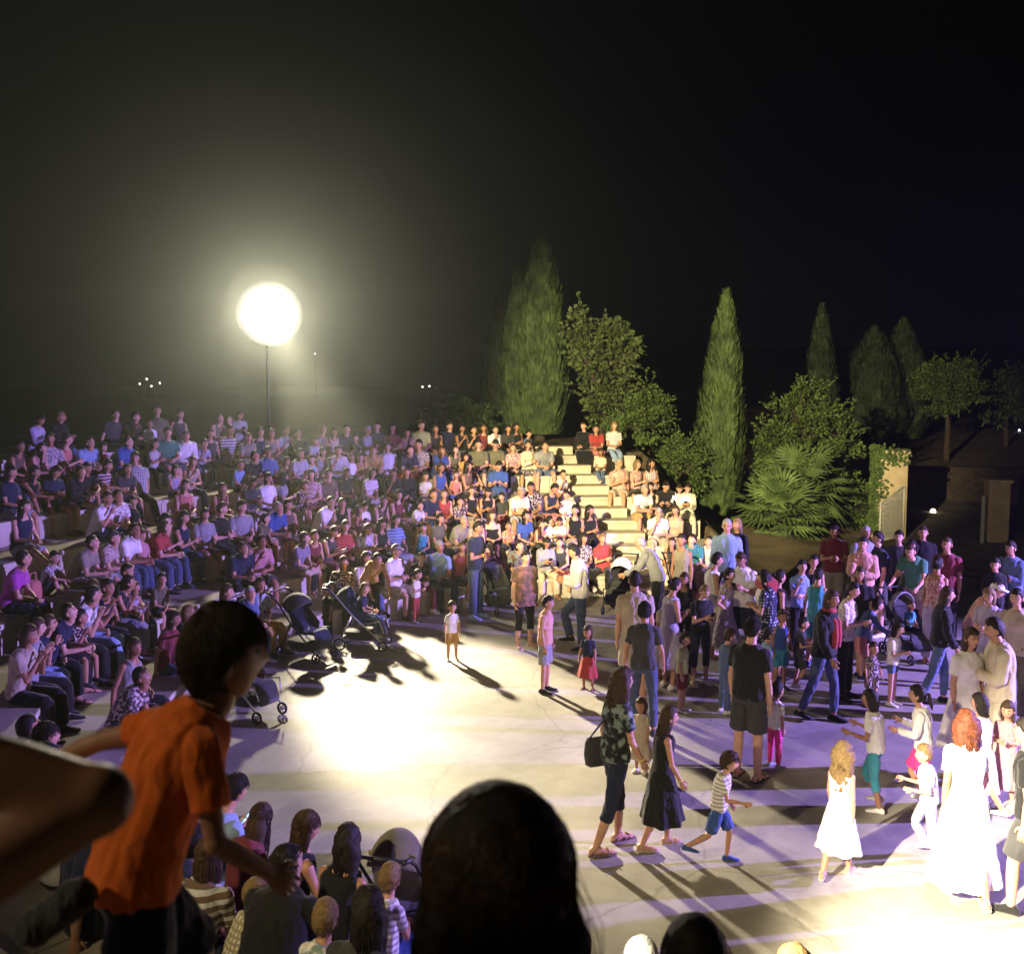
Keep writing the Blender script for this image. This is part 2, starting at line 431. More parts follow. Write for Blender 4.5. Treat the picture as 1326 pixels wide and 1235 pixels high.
def torso(mb, f, off=0.0, t0=-.16, t1=1.0, flare=0.0, loose=0.0):
    d = f.dep
    prof = [(-.16, f.hip * .80, .085 * d), (-.08, f.hip * .98, .108 * d), (.02, f.hip, .118 * d), (.15, f.hip * .55 + f.wai * .45, .108 * d), (.32, f.wai, .098 * d),
            (.48, f.wai * .5 + f.che * .5, .106 * d), (.64, f.che, .118 * d + f.bust * .5), (.78, f.che * 1.04, .112 * d + f.bust * .2), (.86, f.sh * .84, .098 * d), (.93, f.sh * .62, .080), (.98, f.sh * .45, .068), (1.03, .066, .060)]
    if f.kind == 'M': prof = [(t, a, b + (.05 * math.exp(-((t - .25) / .2) ** 2))) for t, a, b in prof]
    rs = []
    for t, a, b in prof:
        if t < t0 - .05 or t > t1 + .07: continue
        tt = min(max(t, t0), t1)
        k = flare * max(0, (.45 - t)); a2 = a + off + k + loose; b2 = b + off + k + loose * .8
        if loose and .1 < t < .6: a2 = max(a2, f.che + off); b2 = max(b2, .112 * d + off)
        rs.append(f.ring(tt, a2, b2, dy=(f.bust * .45 * math.exp(-((t - .66) / .13) ** 2))))
    if t0 < -.16:
        rs.insert(0, f.ring(t0, f.hip * 1.0 + off + flare * (.45 - t0) + loose, .112 * d + off + flare * (.45 - t0) + loose))
    mb.rings(rs)
def limb(mb, a, b, c, r, off=0.0, upto=2.0, n=12, bulge=0.0):
    """two-bone limb a-b-c; r = radii at a, mid, b, mid, c; upto: 1 = to the joint, 2 = to the end"""
    pts = []; rad = []
    for k, (t, rr) in enumerate(((0, r[0]), (.3, r[1]), (.7, r[1] * .45 + r[2] * .55), (.93, r[2] * 1.0), (1.07, r[2] * .98), (1.35, r[3]), (1.7, r[3] * .55 + r[4] * .45), (2, r[4]))):
        if t > upto + 1e-6:
            tt = upto
            q = a.lerp(b, tt) if tt <= 1 else b.lerp(c, tt - 1)
            pts.append(q); rad.append(rr + off); break
        q = a.lerp(b, t) if t <= 1 else b.lerp(c, t - 1)
        pts.append(q); rad.append(rr + off)
    mb.tube(pts, rad, n)
ARMR = (.056, .047, .038, .039, .026); LEGR = (.088, .080, .056, .055, .036)

def hand(mb, f, k, det=True):
    w = f.wri[k]; d = f.hdir[k]; lat = f.M1.col[0] if False else V(f.M1 @ V((1, 0, 0)))
    fwd = V(f.M1 @ V((0, 1, 0)))
    nrm = (lat * (-1 if k == 0 else 1)); nrm = (nrm - d * nrm.dot(d))
    if nrm.length < .2: nrm = V((0, 0, 1)) - d * d.z
    nrm.normalize()                                  # palm normal (faces the body)
    side = d.cross(nrm).normalized()
    if side.dot(fwd) < 0: side = -side               # thumb side
    s = .92 if f.kind in 'wc' else 1.0
    def P(a, b, c): return w + d * (a * s) + side * (b * s) + nrm * (c * s)
    rs = []
    for a, hw, hh in ((-.02, .024, .02), (.01, .028, .018), (.05, .040, .016), (.085, .041, .014), (.10, .036, .011)):
        rs.append([P(a, hw * math.cos(q), hh * math.sin(q)) for q in [2 * math.pi * j / 10 for j in range(10)]])
    mb.rings(rs)
    cl = f.curl
    for b, ln in ((.030, .068), (.010, .076), (-.011, .070), (-.030, .054)):
        p = P(.092, b, 0); pts = [p]; ang = cl * .35; ds = d
        for q, fr_ in enumerate((.42, .33, .25)):
            v = d * math.cos(ang) + nrm * math.sin(ang) + side * (b * .8)
            p = p + v.normalized() * ln * fr_ * 1.1 * s; pts.append(p); ang += cl * (.7 + .2 * q)
        mb.tube(pts, [.0092 * s, .0088 * s, .008 * s, .006 * s], 6)
    p = P(.02, .030, .004)
    mb.tube([p, p + (d * .028 + side * .026 + nrm * .008) * s, p + (d * .055 + side * .036 + nrm * .018) * s, p + (d * .078 + side * .036 + nrm * .028) * s], [.0125 * s, .0115 * s, .0095 * s, .007 * s], 6)

def foot(mb, f, k, off=0.0, shoe=False, mi=0, det=True):
    a = f.ank[k]; d = V(f.feet[k]).normalized(); sd = V(f.shin[k]).normalized()
    up = (-sd - d * (-sd).dot(d))
    up = V((0, 0, 1)) - d * d.z if up.length < .3 else up
    up.normalize(); lat = d.cross(up).normalized()
    base = a - up * .072
    rs = []
    prof = [(-.075, .020, .012, .035), (-.065, .030, .0, .062), (-.03, .034, .0, .088), (.03, .034, .0, .078), (.08, .040, .0, .052), (.13, .045, .0, .040), (.17, .040, .002, .030), (.195, .020, .008, .018)]
    for y, hw, z0, z1 in prof:
        hw += off; z1 += off * 1.4; yy = y * (1.04 if shoe else 1)
        c = base + d * yy; q = []
        for j in range(12):
            t = 2 * math.pi * j / 12; sx = math.cos(t); sz = math.sin(t)
            zz = (z0 + z1) / 2 + (z1 - z0) / 2 * math.copysign(abs(sz) ** .7, sz)
            q.append(c + lat * (hw * math.copysign(abs(sx) ** .8, sx)) + up * zz)
        rs.append(q)
    mb.rings(rs, mi=mi)

def head_mesh(mb, f, lod=1):
    """face, ears; returns nothing, adds to mb with material indices 0 skin 1 white 2 dark 3 lip"""
    nlon, nlat = (28, 20) if lod else (20, 14)
    S = f.hs
    def X(p): return f.hc + f.MH @ (V(p) * S)
    def g(x, m, s): return math.exp(-((x - m) / s) ** 2)
    rs = []
    fem = .92 if f.kind in 'wct' else 1.0
    for i in range(nlat + 1):
        t = math.pi * (.015 + .97 * i / nlat); z = -math.cos(t); r = math.sin(t); ring = []
        for j in range(nlon):
            a = 2 * math.pi * j / nlon; x = math.cos(a) * r; y = math.sin(a) * r
            px, py, pz = x * .074, y * .095, z * .117
            if pz < 0:
                k = min(1, -pz / .117); px *= 1 - .30 * k ** 1.3; py = py * (1 - .12 * k) + .012 * k
                if y < 0: py *= 1 - .30 * k
            if y > 0:
                py -= .006 * g(px, 0, .05)                     # flat face plane
                py += .024 * g(px, 0, .013) * g(pz, -.022, .018) * fem + .012 * g(px, 0, .010) * g(pz, .004, .02)
                py -= .010 * (g(px, .032, .017) + g(px, -.032, .017)) * g(pz, .008, .014)
                py += .005 * g(pz, .034, .012) * g(px, 0, .05)
                py += .006 * g(px, 0, .022) * g(pz, -.060, .012) + .008 * g(px, 0, .02) * g(pz, -.098, .016)
                py -= .004 * g(px, 0, .03) * g(pz, -.078, .008)
            ring.append(X((px, py, pz)))
        rs.append(ring)
    mb.rings(rs)
    for sx in (1, -1):                                          # ears
        mb.ball(X((.077 * sx, -.008, -.012)), .012 * S, .022 * S, .032 * S, 8, 6, f.MH.to_4x4().to_3x3())
        # eye, iris, brow
        rot = f.MH
        mb.ball(X((.031 * sx, .0775, .008)), .0125 * S, .0075 * S, .0058 * S, 8, 5, rot, 1)
        mb.ball(X((.030 * sx, .0835, .008)), .0066 * S, .004 * S, .0058 * S, 8, 5, rot, 2)
        mb.tube([X((.012 * sx, .0885, .028)), X((.031 * sx, .087, .033)), X((.050 * sx, .074, .027))], [.0032 * S, .004 * S, .002 * S], 6, 2)
    mb.tube([X((-.024, .0815, -.062)), X((0, .0925, -.060)), X((.024, .0815, -.062))], [.002 * S, .0058 * S, .002 * S], 6, 3)

def remesh(me, vox, smooth=3, fold=0.0, seed=0, fscale=(9, 9, 5)):
    o = bpy.data.objects.new('tmp', me); C.objects.link(o)
    md = o.modifiers.new('r', 'REMESH'); md.mode = 'VOXEL'; md.voxel_size = vox; md.adaptivity = 0
    if smooth:
        sm = o.modifiers.new('s', 'SMOOTH'); sm.factor = .5; sm.iterations = smooth
    bpy.context.view_layer.update()
    dg = bpy.context.evaluated_depsgraph_get()
    out = bpy.data.meshes.new_from_object(o.evaluated_get(dg))
    bpy.data.objects.remove(o); bpy.data.meshes.remove(me)
    n = len(out.vertices)
    if fold and n:
        co = np.empty(n * 3, 'f'); nr = np.empty(n * 3, 'f')
        out.vertices.foreach_get('co', co); out.vertices.foreach_get('normal', nr)
        co = co.reshape(-1, 3); nr = nr.reshape(-1, 3)
        sc = np.array(fscale, 'f')
        for q in range(n):
            p = co[q] * sc + seed * 7.3
            v = mnoise.noise(V(p)); w = mnoise.noise(V(p * 2.3 + 5))
            h = (1 - abs(v) * 2.2) * .7 + w * .5
            co[q] += nr[q] * (fold * h)
        out.vertices.foreach_set('co', co.ravel()); out.update()
    out.polygons.foreach_set('use_smooth', [True] * len(out.polygons))
    return out

def body_mesh(f, vox=.014, det=True):
    mb = MB(); torso(mb, f)
    mb.tube([f.top - f.M1 @ V((0, .0, .05)), f.neck, f.hc - f.MH @ V((0, -.004, .055 * f.hs))], [.064, .054 if f.kind != 'w' else .047, .052 if f.kind != 'w' else .046], 12)
    l = f.limb
    for k in (0, 1):
        limb(mb, f.shl[k], f.elb[k], f.wri[k], [q * l for q in ARMR])
        limb(mb, f.hips[k], f.knee[k], f.ank[k], [q * (l * .5 + .5) for q in LEGR])
        foot(mb, f, k)
    # shoulders: a bridge between the torso and the arm
        mb.ball(f.shl[k], .058 * l, n=12, m=8)
        mb.ball(f.elb[k] + (f.elb[k] - f.shl[k].lerp(f.wri[k], .5)).normalized() * .004, .040 * l, n=12, m=8)
    me = remesh(mb.mesh('person'), vox, 3 if vox > .0067 or vox < .006 else 16)
    hb = MB(); head_mesh(hb, f)
    for k in (0, 1): hand(hb, f, k)
    # append the head and hands
    n0 = len(me.vertices); bm = bmesh.new(); bm.from_mesh(me)
    m2 = hb.mesh('tmp'); bm.from_mesh(m2); bm.to_mesh(me); bm.free(); bpy.data.meshes.remove(m2)
    me.polygons.foreach_set('use_smooth', [True] * len(me.polygons)); me.update()
    return me

def top_mesh(f, style, vox, seed=0):
    """tee, long, tank, polo, shirt, tunic, dress(top part), strapless, jacket"""
    mb = MB(); l = f.limb
    off = {'tee': .016, 'polo': .018, 'long': .016, 'shirt': .022, 'tank': .012, 'tunic': .022, 'dress': .012, 'strapless': .012, 'jacket': .026}[style]
    t0 = {'tunic': -.28, 'shirt': -.12, 'dress': .05, 'tank': -.04, 'strapless': -.02}.get(style, -.07)
    t1 = {'tank': .90, 'strapless': .74, 'dress': .93}.get(style, 1.0)
    if f.sit: t0 = max(t0, -.09)
    loose = {'tunic': .012, 'shirt': .010, 'tee': .006, 'polo': .008, 'jacket': .012}.get(style, 0)
    if f.kind in 'w' and style == 'tee': loose = 0
    torso(mb, f, off, t0, t1, {'tunic': .06}.get(style, .0), loose)
    if style in ('tank', 'dress'):
        for k in (0, 1):                                    # shoulder straps
            sx = .55 * f.sh * (1 if k == 0 else -1)
            pts = [f.top + f.M1 @ V((sx, .10 * f.dep, -.12)), f.top + f.M1 @ V((sx, .06, -.045)), f.top + f.M1 @ V((sx, .0, -.022)), f.top + f.M1 @ V((sx, -.06, -.05)), f.top + f.M1 @ V((sx, -.09, -.12))]
            mb.tube(pts, .022, 8)
    if style not in ('tank', 'strapless', 'dress'):
        upto = {'tee': .62, 'polo': .66, 'tunic': .62, 'long': 1.97, 'shirt': 1.95, 'jacket': 1.95}[style]
        for k in (0, 1):
            r = [ARMR[0] * l, (ARMR[1] + .006) * l, (ARMR[2] + .010) * l, (ARMR[3] + .006) * l, (ARMR[4] + .012) * l]
            limb(mb, f.shl[k], f.elb[k], f.wri[k], r, off * .9, upto)
            mb.ball(f.shl[k], .058 * l + off * .9, n=12, m=8)
    if style in ('polo', 'shirt', 'jacket'):                 # collar
        a = f.M1
        for k in range(1):
            pts = []
            for q in range(9):
                th = math.pi * (.62 + 1.76 * q / 8)
                pts.append(f.top + a @ V((.072 * math.cos(th + math.pi / 2 - math.pi * .0), .066 * math.sin(th + math.pi / 2) + .012, .018 + .012 * math.cos(q / 8 * 2 * math.pi - math.pi))))
            mb.tube(pts, .017, 8)
    return remesh(mb.mesh('top'), vox, 2, .0095 if vox > .012 else .0125, seed, (13, 13, 5))

def bottom_mesh(f, style, vox, seed=0):
    """trousers, slim, capri, shorts, mini, skirt (knee), midi, long"""
    mb = MB(); l = f.limb * .5 + .5
    if style in ('trousers', 'slim', 'capri', 'shorts', 'hot'):
        off = {'trousers': .016, 'slim': .009, 'capri': .010, 'shorts': .024, 'hot': .012}[style]
        upto = {'trousers': 1.93, 'slim': 1.9, 'capri': 1.38, 'shorts': .86, 'hot': .45}[style]
        torso(mb, f, .007, -.16, .13)
        for k in (0, 1):
            r = [q * l for q in LEGR]
            if style == 'trousers': r[4] += .018; r[3] += .006
            if style == 'shorts': r[1] += .006; r[2] += .024
            r[0] -= off * .75; limb(mb, f.hips[k], f.knee[k], f.ank[k], r, off, upto)
    else:
        ln = {'mini': .36, 'skirt': .58, 'midi': .80, 'long': .95}[style]
        fl = {'mini': .10, 'skirt': .15, 'midi': .15, 'long': .14}[style]
        if f.sit:
            torso(mb, f, .012, -.16, .17)
            upto = .8 if style == 'mini' else 1.0
            for k in (0, 1):
                r = [q * l for q in LEGR]
                limb(mb, f.hips[k], f.knee[k], f.ank[k], [r[0], r[1], r[2] + .01, r[3], r[4]], .018, upto if style in ('mini', 'skirt') else 1.5 if style == 'midi' else 1.9)
            a, b = f.hips; c, d = f.knee
            for q in range(5):                                 # cloth between the thighs
                t = .1 + .2 * q
                if t > upto: break
                p0 = a.lerp(c, t); p1 = b.lerp(d, t)
                mb.tube([p0, p0.lerp(p1, .5) + V((0, 0, .01)), p1], .070, 8)
            if style in ('midi', 'long'):
                a, b = f.ank
                for q in range(7):
                    t = .08 + .15 * q
                    if t > (.6 if style == 'midi' else 1.0): break
                    p0 = c.lerp(a, t); p1 = d.lerp(b, t)
                    mb.tube([p0, p0.lerp(p1, .5) + V((0, .02, 0)), p1], .062, 8)
        else:
            torso(mb, f, .010, -.02, .17)
            cen = (f.knee[0] + f.knee[1]) / 2; h = f.P; dn = (cen - h).normalized(); hz = .08
            rs = []; n = 32; up = -dn; xa = V((1, 0, 0)); ya = dn.cross(xa).normalized() * -1
            if ya.y < 0: ya = -ya
            for q in range(9):
                t = q / 8; rx = f.hip + .014 + fl * t ** .9; ry = .118 * f.dep + .018 + fl * .9 * t ** .9
                c = h + V((0, 0, .06)) + dn * ((ln + .06) * t)
                sway = (f.knee[0].y + f.knee[1].y) / 2 - h.y
                rs.append([c + xa * (rx * (1 + .10 * t * math.cos(7 * th + seed))) * math.cos(th) + ya * (ry * (1 + .10 * t * math.cos(7 * th + seed))) * math.sin(th) for th in [2 * math.pi * j / n for j in range(n)]])
            mb.rings(rs)
    return remesh(mb.mesh('bottom'), vox, 2, .008 if vox > .012 else .0105, seed + 3, (12, 12, 6))

def hair_mesh(f, style, seed=0, lod=1):
    """s short, q crew, l long, b bob, p ponytail, u bun, c curly long, a afro curls short, k long curls tied"""
    S = f.hs; mb = MB()
    def X(p): return f.hc + f.MH @ (V(p) * S)
    nlon, nlat = (40, 28) if lod else (26, 18)
    thick = {'s': .014, 'q': .007, 'l': .012, 'b': .014, 'p': .010, 'u': .010, 'c': .022, 'a': .024, 'k': .018}[style]
    rs = []
    for i in range(nlat + 1):
        t = math.pi * (.01 + .98 * i / nlat); z = -math.cos(t); r = math.sin(t); ring = []
        for j in range(nlon):
            a = 2 * math.pi * j / nlon; x = math.cos(a) * r; y = math.sin(a) * r
            px, py, pz = x * .076, y * .097, z * .118
            fr = y / max(1e-6, math.hypot(x, y)) if r > .05 else 0      # 1 = front
            if style in ('s', 'q', 'a'): line = .062 + .012 * math.cos(a * 4) if fr > .45 else (.062 - (.45 - fr) / .45 * .055 if fr > 0 else -.0 - min(1, -fr * 1.4) * .070)
            else: line = .060 if fr > .5 else (.060 - (.5 - fr) / .5 * .10 if fr > 0 else -.075)
            k = sstep(line - .016, line + .030, pz) if style in ('s', 'q', 'a') else sstep(line - .014, line + .012, pz)
            th = (thick + .006 * max(0, z)) * k - .010 * (1 - k) ** 2
            nn = mnoise.noise(V((px * 60, py * 60, pz * 45 + seed * 9))) ; n2 = mnoise.noise(V((px * 26, py * 26, pz * 20 + seed * 5)))
            amp = {'a': .016, 'c': .014, 'k': .012}.get(style, .005)
            th += k * amp * (nn * .8 + n2 * .6)
            l = math.sqrt((px / .076) ** 2 + (py / .097) ** 2 + (pz / .118) ** 2)
            nv = V((px / .076 ** 2, py / .097 ** 2, pz / .118 ** 2)).normalized()
            ring.append(X(V((px, py, pz)) + nv * th))
        rs.append(ring)
    mb.rings(rs)
    D = V((0, 0, -1)); back = f.MH @ V((0, -1, 0))
    if style in ('l', 'c', 'b', 'k'):
        ln = {'l': .36, 'c': .36, 'b': .15, 'k': .30}[style]; wide = {'l': .080, 'c': .118, 'b': .086, 'k': .095}[style]
        torsoback = f.M1 @ V((0, -1, 0)); rs = []; n = 28; m = 12
        for i in range(m + 1):
            t = i / m; zz = .055 - (ln + .055) * t
            ring = []
            for j in range(n):
                a = 2 * math.pi * j / n; ca, sa = math.cos(a), math.sin(a)
                w = wide * (1 + .15 * math.sin(t * 3)) * (1 - .30 * t * t); dpt = (.088 if t < .35 else .088 - .036 * (t - .35) / .65) + (.02 if style == 'c' else 0)
                px = ca * w; py = sa * dpt - .024 - .020 * t
                if sa > 0:
                    py = min(py, .018 - .03 * t + (.0 if abs(ca) < .75 else .018))
                am = {'c': .022, 'k': .018}.get(style, .007)
                q = V((px * 28, py * 28, zz * (16 if style in 'ck' else 4) + seed * 3))
                s_ = 1 + am * 8 * mnoise.noise(q) + am * 5 * mnoise.noise(q * 2.4)
                if t < .12: s_ *= .94
                p = V((px * s_, py * s_, 0))
                # follow the head on top, hang straight below the jaw
                low = max(0, (t * (ln + .055) - .13))
                base = X((p.x, p.y, max(zz, -.08)))
                if low > 0: base = base + D * low * S + torsoback * (low * .20)
                ring.append(base)
            rs.append(ring)
        mb.rings(rs)
    if style == 'p':
        p0 = X((0, -.105, .03)); pts = [p0]; 
        for q in range(6):
            pts.append(p0 + back * (.03 + .012 * q) * (1 if q < 3 else .9) + D * (.012 + .045 * q))
        mb.tube(pts, [.016, .026, .032, .032, .028, .020, .006], 10)
    if style == 'u':
        mb.ball(X((0, -.108, .045)), .043 * S, n=14, m=10)
    me = mb.mesh('hair')
    return me

def strands(f, n, ln, wave, rad, seed, wide=.09, shape='l'):
    """wavy locks over the hair of a person who stands near the camera"""
    r = random.Random(seed); mb = MB(); S = f.hs
    def X(p): return f.hc + f.MH @ (V(p) * S)
    torsoback = f.M1 @ V((0, -1, 0)); back = f.MH @ V((0, -1, 0))
    for q in range(n):
        a = r.uniform(math.pi * .95, math.pi * 2.05); el = r.uniform(.1, 1.0) ** .7
        x0 = math.cos(a) * .082 * math.cos(el); y0 = math.sin(a) * .10 * math.cos(el) - .005; z0 = .118 * math.sin(el) + .012
        px = X((x0, y0, z0)); pts = [px]; ph = r.uniform(0, 6.28); out = (f.MH @ V((x0, y0, 0)))
        out = out.normalized() if out.length > 1e-3 else back
        L = ln * r.uniform(.6, 1.0); k = 10
        for i in range(1, k + 1):
            t = i / k
            o = out * (wide * .35 * math.sin(min(1, t * 1.6) * 1.57)) * (1 - .35 * t)
            w = wave * (t ** .5)
            pts.append(px + o + V((0, 0, -1)) * (L * t - .02 * math.sin(t * 3)) + torsoback * (.05 * t * t) +
                       V((math.cos(ph + t * 16), math.sin(ph + t * 16), 0)) * w)
        mb.tube(pts, [rad * .8] + [rad] * (k - 1) + [rad * .2], 4)
    return mb

def scalp_strands(f, n, ln, rad, seed, lift=.004, curl=0.0, sides=(1.0, 1.0)):
    """short hairs combed from the crown outwards over the whole scalp"""
    r = random.Random(seed); mb = MB(); S = f.hs; k = 5
    A = V((.080, .101, .124)); crown = V((.012, -.035, .118))
    def X(p): return f.hc + f.MH @ (V((p.x * sides[0], p.y * sides[1], p.z)) * S)
    c = 0
    while c < n:
        v = V((r.gauss(0, 1), r.gauss(0, 1), r.gauss(.5, 1)))
        if v.length < .1: continue
        v.normalize(); p = V((v.x * A.x, v.y * A.y, v.z * A.z)); fr = v.y / max(.05, math.hypot(v.x, v.y))
        line = .060 if fr > .45 else (.060 - (.45 - fr) / .45 * .05 if fr > 0 else .01 - min(1, -fr * 1.4) * .078)
        if p.z < line + r.uniform(-.006, .008): continue
        c += 1; nn = V((p.x / A.x ** 2, p.y / A.y ** 2, p.z / A.z ** 2)).normalized()
        d = p - crown; d = d - nn * d.dot(nn)
        d = d.normalized() if d.length > .005 else nn.orthogonal()
        d = (d + nn.cross(d) * (r.uniform(-.35, .35) + .9 * mnoise.noise(p * 22 + V((seed, 0, 0))))).normalized()
        L = ln * r.uniform(.6, 1.1); pts = []; q = p.copy(); ph = r.uniform(0, 6.3)
        for i in range(k + 1):
            t = i / k; e = V((q.x / A.x, q.y / A.y, q.z / A.z)); qn = q / max(1e-6, e.length)
            h = lift + lift * 2.2 * math.sin(min(1, t * 1.3) * 1.57) * (1 + .5 * mnoise.noise(p * 30)) - lift * 1.6 * t * t
            w = nn.cross(d) * (curl * math.sin(ph + t * 9)) + nn * (curl * math.cos(ph + t * 9))
            pts.append(X(qn + nn * h + w)); q = qn + d * (L / k)
        mb.tube(pts, [rad, rad, rad, rad * .8, rad * .6, rad * .15], 3, cap=False)
    return mb
def glasses_mesh(f):
    S = f.hs; mb = MB()
    def X(p): return f.hc + f.MH @ (V(p) * S)
    for sx in (1, -1):
        mb.tube([X((.032 * sx + .022 * math.cos(t), .092, .006 + .017 * math.sin(t))) for t in [2 * math.pi * k / 12 for k in range(13)]], .0022, 5)
        mb.tube([X((.054 * sx, .091, .01)), X((.074 * sx, .05, .012)), X((.078 * sx, -.01, .01))], .002, 5)
    mb.tube([X((-.011, .093, .008)), X((.011, .093, .008))], .002, 5)
    return mb.mesh('glasses')
def cap_mesh(f):
    S = f.hs; mb = MB()
    def X(p): return f.hc + f.MH @ (V(p) * S)
    rs = []
    for i in range(8):
        t = i / 7 * 1.5; r = math.cos(t); rs.append([X((.088 * r * math.cos(a), .108 * r * math.sin(a) - .002, .035 + .098 * math.sin(t))) for a in [2 * math.pi * k / 20 for k in range(20)]])
    mb.rings(rs)
    rs = []
    for i in range(4):
        t = i / 3; rs.append([X((.07 * math.cos(a) * (1 - .25 * t * t), .075 + .085 * t, .043 - .012 * t + .008 * math.sin(a))) for a in [2 * math.pi * k / 12 for k in range(12)]])
    mb.rings(rs)
    return mb.mesh('cap')
def wristband_mesh(f, k=1):
    mb = MB(); w = f.wri[k]; d = f.hdir[k]
    mb.tube([w - d * .028, w - d * .012], [.034, .033], 12)
    return mb.mesh('wristband')

# ------------------------------------------------------------------ poses
def mir(x, y, z): return ((x, y, z), (-x, y, z))
SITL = dict(sit=True, thigh=mir(.16, 1, -.05), shin=mir(.03, .0, -1), feet=mir(.18, 1, -.02))
POSES = {
 'a': dict(SITL, lean=4, hunch=7, ua=mir(.14, .26, -1), fa=mir(-.28, .9, -.20), curl=.5),
 'b': dict(SITL, lean=34, hunch=12, head=(-22, 0, 0), thigh=mir(.26, 1, -.03), ua=mir(.06, .22, -1), fa=mir(-.42, .75, .0), curl=.8),
 'c': dict(SITL, lean=26, hunch=12, head=(-8, 0, 0), ua=((.06, .40, -.9), (-.08, .3, -1)), fa=((-.36, .30, .86), (.7, .6, .05)), curl=.9),
 'd': dict(SITL, lean=2, hunch=6, ua=mir(.20, .22, -1), fa=((-.85, .52, .10), (.85, .60, .22)), curl=.4),
 'e': dict(SITL, lean=10, hunch=14, head=(24, 0, 0), ua=mir(.10, .34, -1), fa=mir(-.34, .8, .34), curl=.9),
 'f': dict(SITL, lean=14, hunch=16, thigh=mir(.12, .60, .80), shin=mir(.0, .36, -.93), feet=mir(.1, 1, -.1), ua=mir(.12, .75, -.62), fa=mir(-.45, .85, -.15), curl=.6),
 'g': dict(SITL, lean=10, hunch=8, ua=mir(.14, .42, -.9), fa=mir(-.46, .34, .82), curl=.35),
 'h': dict(SITL, lean=-20, hunch=4, head=(-4, 0, 0), thigh=mir(.12, 1, -.14), shin=mir(.05, .6, -.8), ua=mir(.3, -.5, -.85), fa=mir(.05, -.25, -1), curl=.2),
 'x': dict(SITL, lean=8, hunch=8, thigh=((.02, 1, .10), (-.10, 1, -.05)), shin=((-.45, .55, -.75), (0, .02, -1)), ua=mir(.14, .30, -1), fa=mir(-.5, .85, -.1), curl=.5),
 'i': dict(SITL, lean=20, hunch=14, side=4, head=(-12, 0, 0), thigh=mir(.20, 1, .02), ua=mir(.10, .20, -1), fa=mir(-.62, .62, -.30), curl=.7),
 'j': dict(SITL, lean=6, hunch=8, side=-9, twist=16, head=(0, 18, 6), thigh=((.02, 1, -.05), (-.30, 1, -.02)), shin=((-.12, -.25, -1), (.10, .12, -1)), ua=((.30, -.30, -1), (-.12, .30, -1)), fa=((.10, -.10, -1), (.60, .75, -.10)), curl=.4),
 'l': dict(SITL, lean=8, hunch=6, side=8, twist=-22, head=(0, -24, -4), thigh=((.26, 1, -.04), (-.06, 1, .0)), shin=((.05, .25, -1), (.0, -.15, -1)), ua=((.16, .42, -.9), (-.22, .05, -1)), fa=((-.65, .55, .30), (.15, .70, -.60)), curl=.5),
 'st': dict(hunch=4, ua=mir(.17, -.02, -1), fa=mir(.03, .2, -1)),
 'cr': dict(lean=-2, hunch=4, head=(6, 0, 0), ua=mir(.22, .20, -1), fa=((-.88, .48, .14), (.88, .58, .24)), curl=.4),
 'ph': dict(hunch=8, head=(22, 0, 0), ua=mir(.12, .22, -1), fa=mir(-.34, .8, .40), curl=.9),
 'hp': dict(hunch=3, ua=mir(.62, -.18, -.78), fa=mir(-.72, .32, -.55), curl=.6),
 'wk': dict(lean=4, hunch=5, thigh=((.04, .34, -1), (-.04, -.26, -1)), shin=((.02, .0, -1), (-.02, -.62, -.85)), ua=((.17, -.30, -1), (-.17, .26, -1)), fa=((.03, .05, -1), (-.05, .60, -.9))),
 'wl': dict(lean=3, hunch=5, thigh=((.04, -.22, -1), (-.04, .26, -1)), shin=((.02, -.42, -1), (-.02, .0, -1)), ua=((.17, .16, -1), (-.17, -.2, -1)), fa=((-.02, .5, -.9), (-.03, .1, -1))),
 'cl': dict(hunch=7, head=(8, 0, 0), ua=mir(.14, .16, -1), fa=mir(-.52, .8, .25), curl=.5),
 'ch': dict(hunch=8, ua=((.10, .30, -.95), (-.2, .22, -1)), fa=((-.30, .28, .9), (.86, .5, .1)), curl=.8),
 'dn': dict(lean=6, hunch=5, thigh=((.05, .45, -1), (-.06, -.05, -1)), shin=((.02, -.55, -.9), (-.02, -.22, -1)), ua=((.30, .18, -1), (-.34, .15, -1)), fa=((-.05, .9, .25), (.05, .9, .15)), curl=.5),
 'kick': dict(lean=2, hunch=8, head=(10, 0, 0), thigh=((.04, .62, -.8), (-.05, -.02, -1)), shin=((.0, -.25, -1), (-.03, -.06, -1)), ua=mir(.16, .10, -1), fa=mir(-.35, .9, .2), curl=.8),
 'bn': dict(lean=58, hunch=14, head=(-10, 0, 0), thigh=mir(.05, .12, -1), shin=mir(.02, -.14, -1), ua=((.16, .35, -.9), (-.2, .45, -.9)), fa=((-.1, .45, -.85), (.05, .5, -.85)), curl=.8),
 'bs': dict(lean=30, hunch=12, head=(12, 0, 0), ua=((.2, .5, -.85), (-.2, .45, -.85)), fa=((.0, .85, -.4), (.0, .85, -.35)), curl=.9),
 'up': dict(hunch=2, ua=((.3, .4, .9), (-.2, .1, -1)), fa=((-.1, .3, 1), (-.03, .3, -1))),
 'to': dict(lean=3, hunch=4, thigh=mir(.08, .08, -1), shin=mir(.03, -.1, -1), ua=mir(.34, .08, -1), fa=mir(.08, .35, -.9), curl=.5),
 'run': dict(lean=10, hunch=4, head=(8, 0, 0), thigh=((.04, -.30, -1), (-.05, .42, -1)), shin=((.02, -.9, -.6), (-.02, -.08, -1)), ua=((.2, .3, -1), (-.2, -.25, -1)), fa=((-.1, .85, -.1), (.05, .6, -.7)), curl=.7),
}
def pose_of(p, hy=0, **kw):
    d = dict(POSES[p]); h = d.get('head', (0, 0, 0)); d['head'] = (h[0], h[1] + hy, h[2]); d.update(kw); return d

